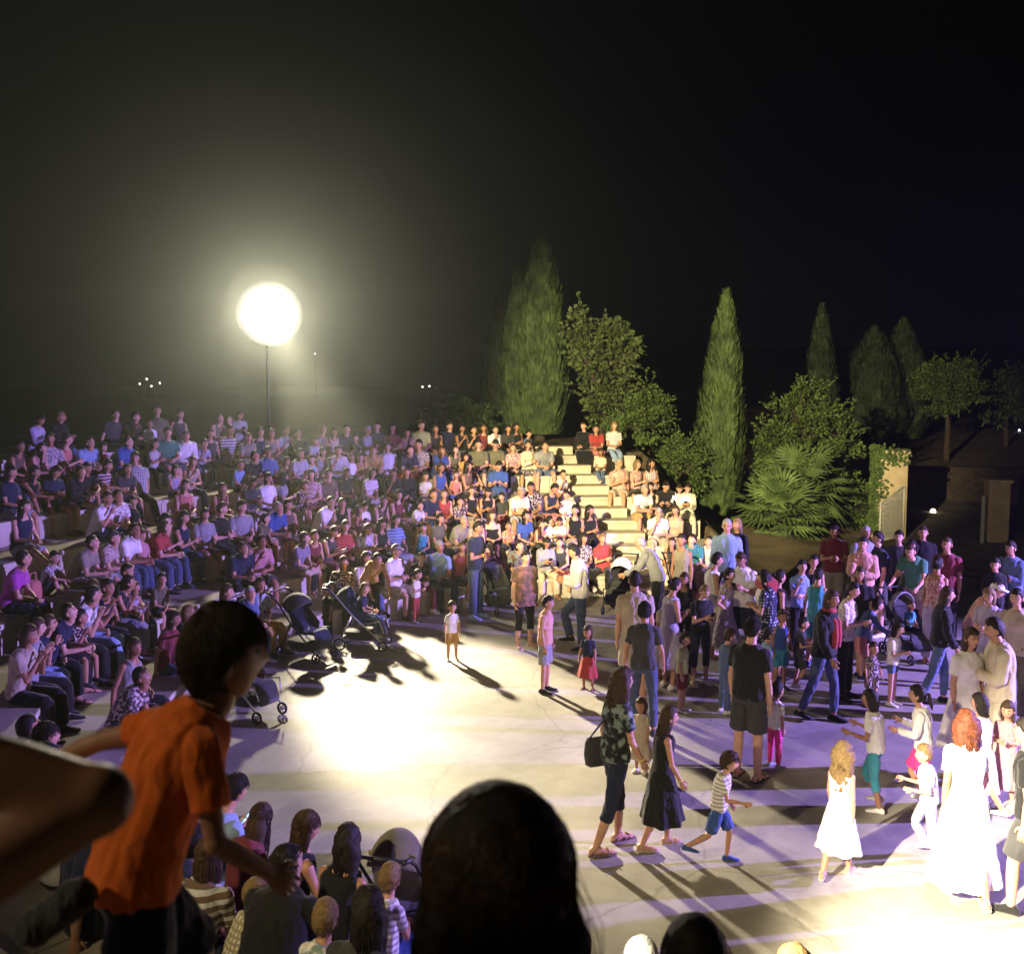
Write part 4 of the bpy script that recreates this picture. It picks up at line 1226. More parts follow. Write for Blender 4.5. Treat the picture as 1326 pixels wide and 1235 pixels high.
# ================================================================== people standing, dancing and walking on the stage floor
# px, py of the top of the head, height, face (0 away from the camera, 90 to the right), kind, pose, top, bottom, hair, shoes, extras, label
FLOOR = [
 (585, 779, .95, 170, 't', 'to', 'polo:white', 'shorts:mustard', 'sb', 'trainer:white', '', 'person in white polo shirt and mustard shorts, alone by the bright pool of light'),
 (616, 678, 1.80, 120, 'm', 'cr', 'tee:navy', 'trousers:jeans', 'sd', 'trainer:skyblue', 'bandr', 'person in navy tee and jeans standing with folded arms before the front row'),
 (679, 716, 1.60, 150, 'M', 'st', 'tunic:brown.mottled', 'capri:black', 'sd', 'sandal:cream', 'bandr', 'person in long mottled brown tunic and black cropped trousers standing with arms down'),
 (706, 774, 1.37, 110, 'c', 'st', 'polo:peach', 'shorts:grey', 'sd', 'trainer:black', '', 'person in peach shirt, grey shorts and black trainers, seen in profile'),
 (752, 708, 1.72, 268, 'm', 'kick', 'shirt:white', 'trousers:jeans', 'sd', 'trainer:black', '', 'person in white long-sleeved shirt and jeans lifting one knee'),
 (762, 811, .92, 195, 't', 'to', 'tee:navy', 'skirt:red', 'bb', 'sandal:brown', '', 'person in navy top and red skirt, smallest one behind the peach shirt'),
 (823, 745, 1.82, 350, 'm', 'st', 'tee:beige', 'shorts:beige', 'qd', 'trainer:white', 'bandr', 'person in beige tee and beige shorts with back turned'),
 (834, 785, 1.64, 5, 'w', 'to', 'tee:charcoal', 'slim:jeans', 'sd', 'trainer:charcoal', '', 'person in dark grey tee and blue leggings with legs apart, back turned'),
 (858, 917, 1.36, 75, 'c', 'wl', 'tank:black', 'skirt:black', 'lb', 'sandal:beige', 'bandr', 'person in black dress with flared skirt walking behind the patterned tee'),
 (932, 972, 1.06, 95, 'c', 'run', 'tee:white.stripe', 'shorts:blue', 'ab', 'trainer:blue', '', 'person in white striped tee, blue shorts and blue shoes stepping forward'),
 (972, 807, 1.77, 25, 'm', 'st', 'tee:black', 'shorts:charcoal', 'qd', 'sandal:black', 'bandl', 'person in black tee, dark shorts and flip-flops with back turned'),
 (1005, 886, .98, 40, 't', 'st', 'tee:white', 'slim:hotpink', 'sd', 'trainer:grey', '', 'person in white tee and hot pink leggings beside the black tee'),
 (868, 752, 1.58, 60, 'w', 'cl', 'dress:lilac', 'skirt:lilac', 'ud', 'trainer:white', '', 'person in plain lilac dress seen from behind'),
 (887, 744, 1.50, 190, 'w', 'st', 'tank:charcoal', 'trousers:black', 'lb', 'trainer:black', '', 'person in dark grey sleeveless top behind the plain lilac dress'),
 (908, 758, 1.48, 150, 'w', 'ph', 'tee:black', 'capri:navy', 'sy', 'trainer:white', '', 'person in black tee and navy cropped trousers holding up a phone'),
 (922, 719, 1.66, 75, 'w', 'cl', 'tank:white', 'skirt:white', 'sd', 'sandal:cream', '', 'person in white sleeveless top and white skirt facing the white polo shirt'),
 (941, 739, 1.48, 110, 'c', 'hp', 'tee:lilac.floral', 'skirt:lilac.floral', 'pd', 'trainer:white', '', 'person in patterned lilac tee and skirt with hands on hips'),
 (963, 716, 1.76, 200, 'm', 'ph', 'polo:white', 'shorts:navy', 'sb', 'trainer:white', '', 'person in white polo shirt and navy shorts looking down at a phone'),
 (942, 675, 1.76, 185, 'm', 'st', 'shirt:skyblue', 'trousers:grey', 'qg', 'trainer:black', 'glasses', 'person in pale blue shirt and glasses standing below the soil bank'),
 (957, 674, 1.62, 220, 'w', 'st', 'long:black', 'trousers:black', 'ly', 'trainer:black', '', 'person in black long-sleeved top behind the pale blue shirt'),
 (997, 743, 1.62, 290, 'w', 'cl', 'tee:navy.dots', 'skirt:navy.dots', 'kd', 'sandal:black', '', 'person in navy spotted dress with hands together'),
 (884, 821, 1.06, 110, 'c', 'st', 'tee:limegreen', 'shorts:maroon', 'sd', 'trainer:white', '', 'person in yellow-green tee and maroon shorts among taller people'),
 (940, 817, 1.12, 60, 'c', 'cl', 'tee:denim', 'trousers:denim', 'sb', 'trainer:white', '', 'person in faded denim top and trousers beside the black tee'),
 (1011, 791, 1.15, 150, 'c', 'to', 'tank:blue', 'shorts:teal', 'sb', 'trainer:navy', '', 'person in blue sleeveless jersey and teal shorts'),
 (993, 815, 1.10, 70, 'c', 'st', 'tee:skyblue', 'shorts:navy', 'sd', 'trainer:navy', 'glasses', 'person in pale blue tee, navy shorts and glasses'),
 (831, 905, .85, 200, 't', 'st', 'tee:beige', 'skirt:beige', 'bb', 'trainer:white', '', 'person in beige dress half hidden behind the patterned tee'),
 (1037, 727, 1.55, 160, 'c', 'ch', 'tee:skyblue', 'trousers:black', 'sd', 'trainer:white', '', 'person in pale blue tee and black trousers, hand over mouth'),
 (1053, 721, 1.62, 170, 'w', 'st', 'tank:black', 'trousers:black', 'pd', 'trainer:black', '', 'person in black sleeveless top behind the teal tank top'),
 (1058, 739, 1.52, 20, 'c', 'to', 'tank:teal', 'shorts:teal', 'sd', 'trainer:blue', '', 'person in teal sleeveless top and teal shorts with back turned'),
 (1069, 766, 1.72, 115, 'w', 'wl', 'jacket:black', 'slim:jeans', 'lb', 'trainer:black', '', 'person in black jacket, red scarf and jeans strolling'),
 (1097, 757, 1.62, 110, 'w', 'cl', 'tee:white.floral', 'trousers:black', 'sd', 'trainer:black', '', 'person in white and red patterned tee and black trousers'),
 (1115, 737, 1.62, 190, 'w', 'st', 'tee:black', 'shorts:black', 'lb', 'trainer:black', '', 'person in black tee and black shorts behind the red scarf'),
 (1116, 779, 1.25, 70, 'c', 'bs', 'long:denim', 'shorts:coral', 'sb', 'trainer:navy', '', 'person in faded denim long-sleeved top and coral shorts bending forward'),
 (1130, 832, .88, 150, 't', 'to', 'tee:navy.floral', 'shorts:navy.floral', 'sb', 'trainer:navy', '', 'person in patterned navy top and shorts, smallest one by the denim shorts'),
 (1158, 807, 1.14, 110, 'c', 'cl', 'tee:white', 'hot:denim', 'bd', 'trainer:white', '', 'person in white tee and faded denim shorts with hands together'),
 (1081, 682, 1.76, 180, 'm', 'cl', 'polo:maroon', 'shorts:khaki', 'sd', 'trainer:grey', '', 'person in maroon polo shirt and khaki shorts under the fan palm'),
 (1119, 698, 1.76, 190, 'm', 'ch', 'shirt:peach', 'trousers:charcoal', 'sd', 'trainer:black', '', 'person in peach long-sleeved shirt with a hand on the chin'),
 (1119, 684, 1.78, 150, 'm', 'st', 'polo:grey', 'trousers:charcoal', 'qg', 'trainer:black', '', 'person in grey polo shirt behind the peach shirt'),
 (1141, 692, 1.80, 250, 'm', 'st', 'polo:navy', 'shorts:charcoal', 'sd', 'trainer:white', '', 'person in navy polo shirt and dark shorts, seen from the side'),
 (1179, 702, 1.64, 170, 'w', 'ch', 'tee:olive', 'trousers:black', 'cd', 'trainer:black', '', 'person in olive tee raising a hand to the face'),
 (1189, 707, 1.76, 200, 'm', 'bs', 'tee:green', 'shorts:beige', 'qb', 'trainer:brown', '', 'person in green tee and beige shorts pushing the pushchair'),
 (1213, 725, 1.66, 20, 'w', 'st', 'tank:coral.floral', 'trousers:lilac', 'ud', 'sandal:brown', '', 'person in patterned coral top and lilac trousers with back turned'),
 (1195, 684, 1.80, 175, 'm', 'st', 'polo:black', 'trousers:black', 'qb', 'trainer:black', '', 'person in black polo shirt in front of the drive'),
 (1228, 699, 1.78, 200, 'm', 'st', 'tee:maroon', 'trousers:black', 'qb', 'trainer:black', '', 'person in maroon tee standing in the dark below the drive'),
 (1219, 762, 1.62, 80, 'w', 'wl', 'long:black', 'slim:denim', 'lb', 'trainer:black', '', 'person in loose black long-sleeved top and faded leggings stepping right'),
 (1259, 757, 1.64, 100, 'w', 'bs', 'tank:peach', 'shorts:charcoal', 'sb', 'trainer:white', 'cap:white', 'person in white cap and peach sleeveless top bending down'),
 (1284, 764, 1.60, 200, 'w', 'cl', 'tee:lilac', 'trousers:grey', 'by', 'trainer:white', '', 'person in lilac tee and grey trousers beside the white cap'),
 (1283, 790, 1.02, 190, 't', 'st', 'tee:coral', 'shorts:coral', 'sb', 'trainer:white', '', 'person in coral tee and coral shorts, smallest one beside the white cap'),
 (1290, 725, 1.50, 190, 'c', 'cl', 'jacket:black', 'trousers:black', 'sd', 'trainer:black', '', 'person in black jacket at the dark edge of the crowd'),
 (1311, 704, 1.76, 210, 'm', 'cr', 'jacket:denim', 'trousers:charcoal', 'sd', 'trainer:black', '', 'person in denim jacket with folded arms at the dark edge of the crowd'),
 (1319, 766, 1.72, 200, 'w', 'st', 'tee:beige', 'trousers:olive', 'ud', 'trainer:white', '', 'person in beige tee and olive trousers at the edge'),
 (1254, 817, 1.66, 140, 'w', 'st', 'tee:white', 'skirt:white', 'lb', 'sandal:cream', '', 'person in white tee and white skirt beside the cream shirt'),
 (1299, 806, 1.78, 255, 'm', 'cl', 'shirt:cream', 'trousers:cream', 'sd', 'trainer:white', '', 'person in cream long-sleeved shirt and cream trousers'),
 (1137, 897, 1.24, 285, 'c', 'dn', 'tee:white', 'capri:teal', 'bd', 'trainer:white', '', 'person in white tee and teal cropped trousers dancing'),
 (1199, 891, 1.28, 275, 'c', 'dn', 'long:white', 'shorts:hotpink', 'pd', 'trainer:white', '', 'person in white long-sleeved top and hot pink shorts dancing'),
 (1277, 901, 1.22, 290, 'c', 'wk', 'dress:white', 'skirt:white', 'bd', 'trainer:white', '', 'person in sleeveless white dress walking behind the long white skirt'),
 (1307, 909, 1.12, 190, 'c', 'cl', 'tee:pink', 'skirt:pink', 'lb', 'trainer:white', '', 'person in pink tee and pink skirt'),
 (1090, 967, 1.18, 15, 'c', 'wk', 'dress:white', 'skirt:white', 'cy', 'sandal:cream', '', 'person in sleeveless white dress in the brightest light, back turned'),
 (1206, 966, 1.06, 250, 'c', 'dn', 'tee:white', 'trousers:grey', 'sy', 'trainer:white', '', 'person in white tee and grey trousers between two white dresses'),
 (1256, 929, 1.58, 340, 'w', 'wl', 'tee:white', 'midi:white', 'cr', 'sandal:cream', '', 'person in white tee and long white skirt, back turned'),
 (407, 716, 1.66, 160, 'w', 'bn', 'tank:mustard', 'trousers:black', 'sd', 'trainer:black', '', 'person in mustard sleeveless top bending over beside the pushchair'),
 (381, 752, .98, 230, 't', 'st', 'tee:black', 'trousers:black', 'sd', 'trainer:black', '', 'person in black tee held by the mustard top'),
 (538, 738, .98, 120, 't', 'cl', 'tee:white', 'slim:red', 'sb', 'trainer:grey', '', 'person in white tee and red leggings standing by the front row'),
 (853, 701, 1.74, 285, 'm', 'bs', 'long:grey', 'trousers:black', 'qg', 'trainer:black', '', 'person in grey long-sleeved top leaning over at the foot of the stair'),
 (1087, 643, 1.74, 230, 'm', 'st', 'long:charcoal', 'trousers:charcoal', 'sb', 'trainer:black', '', 'person in dark grey long-sleeved top standing beside the fan palm'),
 (884, 694, 1.66, 200, 'w', 'st', 'tank:khaki', 'trousers:olive', 'sd', 'trainer:black', '', 'person in khaki sleeveless top standing beside the red pram'),
 (1006, 742, 1.60, 60, 'w', 'st', 'tank:black', 'shorts:jeans', 'ud', 'trainer:black', '', 'person in black sleeveless top carrying the red and white bag'),
 (862, 770, 1.30, 150, 'c', 'st', 'tee:cream', 'shorts:brown', 'sb', 'trainer:brown', '', 'person in cream tee and brown shorts behind the plain lilac dress'),
 (1035, 800, 1.05, 100, 'c', 'dn', 'tee:charcoal', 'shorts:charcoal', 'sd', 'trainer:white', '', 'person in dark grey tee and dark grey shorts dancing'),
 (1343, 938, 1.62, 285, 'm', 'wl', 'tee:black', 'shorts:charcoal', 'sd', 'trainer:black', '', 'person in black tee and dark grey shorts walking in at the edge'),
 (1165, 690, 1.70, 190, 'w', 'st', 'tee:charcoal', 'trousers:black', 'sd', 'trainer:black', '', 'person in dark grey tee in front of the gate'),
]
GROUNDZ = {942: .32, 957: .34, 1087: .1}
FIGS = {}
def place_floor():
    for n, (px, py, h, face, kind, pose, top, bot, hair, shoes, ex, label) in enumerate(FLOOR):
        gz = GROUNDZ.get(px, 0.004)
        hh = h
        if pose == 'bn': hh = h * .74
        if pose == 'bs': hh = h * .93
        if px == 1087: q = at_depth(px, py, 29.5); gz = terrain(q.x, q.y) + .0; gz = max(gz, q.z - h)
        else: q = at_z(px, py, gz + hh)
        r, az = rel(q.x, q.y)
        if gz < .01 and az > -175 and az < az_end(0) and r > R0 - .25:
            k = (R0 - .25) / r; q.x = CX + (q.x - CX) * k; q.y = CY + (q.y - CY) * k
        elif gz < .01: gz = max(gz, terrain(q.x, q.y))
        bear = math.degrees(math.atan2(q.x, q.y)); near = q.y < 13.5
        b, f, s = person(kind, h, pose, garment(top), garment(bot), hair, (q.x, q.y, gz), face + bear, label, 'people on the stage floor',
               sk=(n * 7) % 4 if n % 3 else 0, shoes=shoes, extras=ex.split(), vox=.0085 if q.y < 10.5 else .0105 if near else .013, cache=False, lod=1)
        FIGS[label] = (b, f, s)
    return
place_floor()

def figure(words):
    for k, v in FIGS.items():
        if words in k: return v
def local_mesh(mb, name, mat, b):
    o = mb.build(name, mat, b); return o

# the walker in the camouflage tee, nearest of all
def curly_walker():
    q = at_z(797, 872, 1.70); bear = math.degrees(math.atan2(q.x, q.y))
    b, f, s = person('w', 1.70, 'wl', ('tee', 'black', 'tiedye'), ('capri', 'navy'), 'cb', (q.x, q.y, .004), 62 + bear, 'person with patterned dark tee, navy cropped trousers and sandals, black shoulder bag at the hip', 'people on the stage floor',
       sk=0, shoes='sandal:brown', extras=('bandr', 'glasses'), vox=.0075, cache=False)
    st = strands(f, 230, .46, .014, .006, 3, .12); st.build('curls', hairmat('b'), b)
    FIGS['curly'] = (b, f, s)
    # shoulder bag: a thing of its own, hung at the hip on the far side from the swing
    hip = world_of(b, s, f.hips[1] + V((-.06, -.12, .05))); sh = world_of(b, s, f.top + f.M1 @ V((.10, 0, -.03)))
    rot = Matrix.Rotation(b.rotation_euler.z, 3, 'Z')
    mb = MB(); rs = []
    for t, w, d in ((-.17, .08, .03), (-.15, .11, .05), (-.05, .125, .06), (.06, .115, .045), (.11, .10, .02)):
        rs.append([rot @ V((math.copysign(abs(math.cos(a)) ** .6, math.cos(a)) * d, math.copysign(abs(math.sin(a)) ** .6, math.sin(a)) * w, t)) for a in [2 * math.pi * k / 16 for k in range(16)]])
    mb.rings(rs)
    bag = mb.build('shoulder_bag', fab('charcoal')); bag.location = hip
    tag(bag, 'black shoulder bag hanging at the hip of the person in patterned dark tee', 'bag')
    mb = MB(); loc = sh - hip
    up = world_of(b, s, f.top + f.M1 @ V((.09, 0, .005))) - hip
    fr_ = world_of(b, s, f.spine[6][0] + f.M1 @ V((.0, .165, 0))) - hip; bk = world_of(b, s, f.spine[6][0] + f.M1 @ V((.0, -.145, 0))) - hip
    mb.tube([rot @ V((0, .10, .08)), fr_, up, bk, rot @ V((0, -.10, .08))], .009, 6)
    mb.build('strap', fab('charcoal'), bag)
curly_walker()
# curls on the other curly heads near the camera
for words, n, ln, mt in (('brightest light', 150, .34, 'y'), ('long white skirt, back', 200, .36, 'r'), ('black dress', 120, .42, 'b')):
    b, f, s = figure(words)
    strands(f, n, ln, .003 if mt == 'b' else .012, .005, 11, .05 if mt == 'b' else .10).build('curls', hairmat(mt), b)
for words, n, ln, mt, cu in (('stepping forward', 1100, .05, 'b', .010), ('flip-flops', 1500, .02, 'd', 0), ('mustard shorts, alone', 700, .05, 'b', 0), ('dark grey tee and blue leggings', 1100, .06, 'd', 0)):
    b, f, s = figure(words); scalp_strands(f, n, ln, .0026, 5, .006, cu).build('hair_strands', hairmat(mt), b)
# red scarf down the black jacket
b, f, s = figure('red scarf'); mb = MB()
for sx in (.045, -.05):
    pts = [f.spine[9][0] + f.M1 @ V((sx, .03, .03)), f.spine[8][0] + f.M1 @ V((sx, .135, 0)), f.spine[5][0] + f.M1 @ V((sx, .165, 0)), f.spine[2][0] + f.M1 @ V((sx * 1.1, .165, 0))]
    mb.tube(pts, [.035, .04, .045, .04], 8)
mb.tube([f.top + f.M1 @ V((.07 * math.cos(a), .07 * math.sin(a) + .01, .02)) for a in [2 * math.pi * k / 10 for k in range(11)]], .03, 8)
mb.build('scarf', fab('red'), b)

# red and white bag carried on the back
b, f, s = figure('carrying the red and white bag')
c = world_of(b, s, f.spine[7][0] + f.M1 @ V((.0, -.20, .06))); rot = Matrix.Rotation(b.rotation_euler.z, 3, 'Z')
mb = MB(); mb.ball((0, 0, -.06), .21, .14, .19, 18, 12, rot); o = mb.build('backpack', fab('white')); o.location = c
mb = MB(); mb.box((0, .0, .15), (.34, .20, .22), rot @ Matrix.Rotation(R(14), 3, 'Y')); q = mb.build('flap', fab('red'), o); bevel(q, .03, 3)
mb = MB(); mb.tube([rot @ V((-.17, -.105, .26)), rot @ V((.17, -.105, .18))], .014, 6); mb.build('piping', fab('white'), o)
tag(o, 'red and white backpack carried below the fan palm', 'bag')

# ------------------------------------------------------------------ phones: each a thing held by someone or lying on a tier
def phone(loc, yaw, tilt, col, strength, label, group='phones in the crowd', sc=1.0):
    o = empty('phone', loc, 0, label, 'phone', group); o.rotation_euler = (R(tilt), 0, R(-yaw)); o.scale = (sc,) * 3
    mb = MB(); mb.box((0, 0, 0), (.076, .010, .152)); q = mb.build('case', plain('phone_case', (.02, .02, .022), .35), o); bevel(q, .004, 2)
    mb = MB(); mb.box((0, -.0062, 0), (.068, .0015, .142)); mb.build('screen', glow('screen_%s' % (col,), col, strength), o)
def hands_of(b, f, s):
    return world_of(b, s, (f.wri[0] + f.wri[1]) / 2 + (f.hdir[0] + f.hdir[1]) * .055)
for words, col, st in (('holding up a phone', (.55, .65, 1), 2.0), ('looking down at a phone', (.7, .8, 1), 1.5)):
    b, f, s = figure(words); p = hands_of(b, f, s)
    phone(p, -math.degrees(b.rotation_euler.z), -35, col, st, 'phone in the hands of the person in ' + words_ if False else {'holding up a phone': 'lit phone held up by the person in black tee and navy cropped trousers', 'looking down at a phone': 'phone held by the person in white polo shirt and navy shorts'}[words])
PHONES = {('white', 860, 2000): ((.2, .75, 1), 30), ('cream', 860, 2000): None}
for p, b, f, s in SEATED:
    if p['pose'] != 'e': continue
    px, c = p['px'], p['top'][1]
    if px > 860 and c == 'white': col, st = (.2, .72, 1), 26
    elif p['py'] > 1000 or (c == 'white' and px < 160): col, st = (.25, .6, 1), 6
    elif c in ('white', 'lilac', 'navy', 'charcoal', 'grey', 'black') and px < 720: col, st = (.8, .85, 1), 5
    else: continue
    lb = 'phone lit in the hands of the %s on the %s tier' % (gw(p['top'], GARM), ROWS[p['tier']])
    if lb in LABELS: lb = 'phone held between %s and %s, %s tier' % (gw(p['top'], GARM), gw(p['bot'], BOTW), ROWS[p['tier']])
    if lb in LABELS: continue
    LABELS.add(lb)
    phone(hands_of(b, f, s), -math.degrees(b.rotation_euler.z), -40, col, st, lb, sc=1.25 if px > 860 else 1.0)

# ================================================================== trees and plants
def leafmat(name, a, b): 
    m = surf(name, a, b, 2.4, .62, .2, spec=.3, bscale=30)
    return m
CYP = leafmat('cypress_foliage', (.026, .048, .015), (.095, .145, .042)); CYPD = leafmat('cypress_foliage_shaded', (.02, .032, .014), (.05, .075, .03))  # second is a darker copy: weak light on the dim cypresses put into colour
LEAF = leafmat('broad_leaf', (.04, .072, .018), (.12, .185, .045)); LEAF2 = leafmat('pale_leaf', (.042, .068, .022), (.13, .17, .055)); PALM = leafmat('palm_frond', (.05, .085, .025), (.15, .22, .07))
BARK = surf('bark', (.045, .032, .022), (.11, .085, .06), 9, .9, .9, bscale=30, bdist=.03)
def cypress(x, y, z, h, r, seed, label, n=5200, mat=None, lean=0.0, forks=((0, 0, 1.0),)):
    rnd = random.Random(seed); root = empty('cypress_tree', (x, y, z), 0, label, 'tree', 'cypress trees')
    def prof(u): return (min(1, .72 + u * 1.6) * (1 - max(0, (u - .28) / .72) ** 1.7) ** .80) if u < 1 else 0
    mb = MB()
    for fx, fz, fh in forks:
        H = h * fh; rr = r * (1 if fh == 1.0 else .62)
        rs = []
        for i in range(30):
            u = i / 29; ring = []
            for k in range(26):
                a = 2 * math.pi * k / 26
                q = prof(u) * rr * (.82 + .20 * mnoise.noise(V((math.cos(a) * 2.2, math.sin(a) * 2.2, u * H * .5 + seed))) + .10 * mnoise.noise(V((math.cos(a) * 6, math.sin(a) * 6, u * H * 1.4))))
                ring.append(V((fx + math.cos(a) * q + lean * u * H, math.sin(a) * q, .25 + fz + u * (H - .3))))
            rs.append(ring)
        mb.rings(rs)
        for q in range(int(n * fh * (1 if fh == 1.0 else .5))):
            u = rnd.random() ** 1.15; a = rnd.uniform(0, 2 * math.pi)
            rad = prof(u) * rr * (.80 + .22 * mnoise.noise(V((math.cos(a) * 2.2, math.sin(a) * 2.2, u * H * .5 + seed))) + .12 * mnoise.noise(V((math.cos(a) * 6, math.sin(a) * 6, u * H * 1.4))) + rnd.uniform(-.06, .09))
            p = V((fx + math.cos(a) * rad + lean * u * H, math.sin(a) * rad, .25 + fz + u * (H - .3)))
            o = V((math.cos(a), math.sin(a), 0)); t = V((-math.sin(a), math.cos(a), 0))
            d = (V((0, 0, 1)) + o * rnd.uniform(.05, .42) + t * rnd.uniform(-.28, .28)).normalized(); L = rnd.uniform(.16, .38); w = rnd.uniform(.022, .05)
            s2 = (t + o * rnd.uniform(-.7, .7)).normalized()
            mb.add([p - s2 * w * .4, p + s2 * w * .4, p + d * L * .55 + s2 * w, p + d * L, p + d * L * .55 - s2 * w], [(0, 1, 2, 3, 4)])
    mb.build('crown', mat or CYP, root, smooth=False)
    mb = MB(); mb.tube([(0, 0, -.4), (0, 0, .3), (lean * h * .5, 0, h * .6)], [r * .2, r * .17, .04], 10); mb.build('trunk', BARK, root)
def broadleaf(name, x, y, z, lobes, n, ls, seed, label, mat, trunk=.12, sprigs=40, group='broadleaf trees and shrubs', cat='tree', leg=.6):
    rnd = random.Random(seed); root = empty(name, (x, y, z), 0, label, cat, group)
    mb = MB(); wood = MB(); hz = min(l[2] - l[5] for l in lobes)
    wood.tube([(0, 0, -.3), (.03, 0, max(.1, hz * .6)), (0, .03, hz + .4)], [trunk, trunk * .8, trunk * .5], 9)
    def leaf(p, d, L):
        t = d.orthogonal().normalized(); t = Matrix.Rotation(rnd.uniform(0, 6.28), 3, d) @ t; nn = d.cross(t)
        mb.add([p, p + d * L * .35 + t * L * .30 + nn * L * .05, p + d * L * .8 + t * L * .16, p + d * L, p + d * L * .8 - t * L * .16, p + d * L * .35 - t * L * .30 + nn * L * .05], [(0, 1, 2, 3, 4, 5)])
    tot = sum(l[3] * l[4] * l[5] for l in lobes) ; 
    for cx, cy, cz, rx, ry, rz in lobes:
        k = int(26 + 70 * (rx * ry * rz / tot)); per = int(n * (rx * ry * rz / tot) / k)
        for q in range(k):
            v = V((rnd.gauss(0, 1), rnd.gauss(0, 1), rnd.gauss(0, 1))).normalized(); rad = rnd.uniform(.45, 1.0)
            c = V((cx + v.x * rx * rad, cy + v.y * ry * rad, cz + v.z * rz * rad)); cr = rnd.uniform(.16, .34) * (rx + rz) * .5
            wood.tube([(0, 0, hz + .2), V((cx, cy, cz)) * .6 + V((0, 0, (hz + .2) * .4)), c], [trunk * .32, trunk * .18, .008], 5)
            for j in range(per):
                u = V((rnd.gauss(0, 1), rnd.gauss(0, 1), rnd.gauss(0, .8))); p = c + u * cr * .42
                d = (u.normalized() * .7 + v * .5 + V((rnd.uniform(-.5, .5), rnd.uniform(-.5, .5), rnd.uniform(-.6, .3)))).normalized()
                leaf(p, d, ls * rnd.uniform(.6, 1.25))
        for q in range(int(sprigs * rx * rz / sum(l[3] * l[5] for l in lobes))):
            v = V((rnd.gauss(0, 1), rnd.gauss(0, 1), rnd.gauss(.25, .8))).normalized(); c = V((cx + v.x * rx, cy + v.y * ry, cz + v.z * rz))
            d = (v + V((rnd.uniform(-.4, .4), 0, rnd.uniform(.1, .7)))).normalized(); L = rnd.uniform(.25, .55)
            wood.tube([c - d * .2, c + d * L], [.010, .004], 4)
            for j in range(14):
                t = rnd.random(); leaf(c + d * L * t, (d + V((rnd.gauss(0, .6), rnd.gauss(0, .6), rnd.gauss(0, .5)))).normalized(), ls * rnd.uniform(.6, 1.1))
    mb.build('crown', mat, root, smooth=False); wood.build('trunk', BARK, root)
def fan_palm(x, y, z, th, n, rad, seed, label):
    rnd = random.Random(seed); root = empty('fan_palm', (x, y, z), 0, label, 'palm', 'fan palms')
    mb = MB(); mb.tube([(0, 0, -.2), (0, 0, th * .5), (0, 0, th)], [.20, .17, .14], 12); mb.build('trunk', BARK, root)
    mb = MB()
    for q in range(n):
        a = 2.399 * q + rnd.uniform(-.2, .2); el = R(80 - 118 * (q + .5) / n + rnd.uniform(-8, 8))
        d = V((math.cos(a) * math.cos(el), math.sin(a) * math.cos(el), math.sin(el))); L = rad * rnd.uniform(.50, .72)
        p0 = V((0, 0, th)); p1 = p0 + d * L + V((0, 0, -.05)); mb.tube([p0, p0 + d * L * .5 + V((0, 0, .02)), p1], [.014, .011, .008], 5)
        side = d.cross(V((0, 0, 1))); side = side.normalized() if side.length > .1 else V((1, 0, 0)); up = side.cross(d).normalized()
        B = rad * rnd.uniform(.62, .80); m = 19
        for k in range(m):
            th_ = R(-115 + 230 * k / (m - 1)); e = d * math.cos(th_) + side * math.sin(th_); lb = B * (1 - .35 * abs(th_) / R(115))
            w = lb * .058; nrm = e.cross(up).normalized(); tip = p1 + e * lb + V((0, 0, -.10 * lb * rnd.uniform(.5, 2.2)))
            mid = p1 + e * lb * .55 + up * .012
            mb.add([p1, mid + nrm * w + up * .018, tip, mid - nrm * w + up * .018, mid - up * .01], [(0, 4, 2, 1), (0, 3, 2, 4)])
    mb.build('crown', PALM, root, smooth=False)
def on(px, y):
    """ground point seen in the photograph's column px at distance y"""
    d = ray(px, 617); x = d.x / d.y * y
    return x, y, terrain(x, y)
def up_to(px, py, y, z): return at_depth(px, py, y).z - z
x, y, z = on(699, 33.5); cypress(x, y, z, up_to(690, 300, y, z), 1.05, 3, 'tallest cypress, broad and dim, behind the top of the seating', 7500, CYP, forks=((0, 0, 1.0), (-.75, 0, .80)))
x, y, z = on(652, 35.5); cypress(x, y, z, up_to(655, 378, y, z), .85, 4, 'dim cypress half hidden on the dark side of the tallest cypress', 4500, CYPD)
x, y, z = on(930, 29.5); cypress(x, y, z, up_to(941, 384, y, z), .74, 5, 'bright green cypress with a forked tip standing alone on the soil bank', 8500, CYP, lean=.022, forks=((0, 0, 1.0), (-.22, 0, .88)))
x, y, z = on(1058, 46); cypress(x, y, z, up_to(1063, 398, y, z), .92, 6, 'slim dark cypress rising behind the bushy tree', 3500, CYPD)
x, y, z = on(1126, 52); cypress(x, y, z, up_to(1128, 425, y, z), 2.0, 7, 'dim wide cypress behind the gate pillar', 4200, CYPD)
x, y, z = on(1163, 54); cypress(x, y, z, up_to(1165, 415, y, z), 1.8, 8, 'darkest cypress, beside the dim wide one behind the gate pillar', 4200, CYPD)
x, y, z = on(778, 31); broadleaf('leafy_tree', x, y, z, [(.05, 0, 2.6, 1.05, .9, 1.2), (-.55, 0, 3.6, .62, .6, .8), (.4, 0, 3.2, .8, .7, .75), (.2, 0, 1.3, .9, .8, .9)], 7000, .15, 11, 'large-leaved tree between the tallest cypress and the shrubs', LEAF2, .13)
x, y, z = on(838, 30); broadleaf('round_shrub', x, y, z, [(0, 0, 1.1, .8, .7, .85), (.1, 0, 1.75, .45, .4, .55)], 3800, .10, 12, 'round shrub beside the large-leaved tree', LEAF, .06, 24, cat='shrub')
x, y, z = on(884, 28.6); broadleaf('round_shrub', x, y, z, [(0, 0, .95, .72, .7, .95)], 3600, .09, 13, 'dark green shrub touching the bright green cypress', LEAF, .06, 20, cat='shrub')
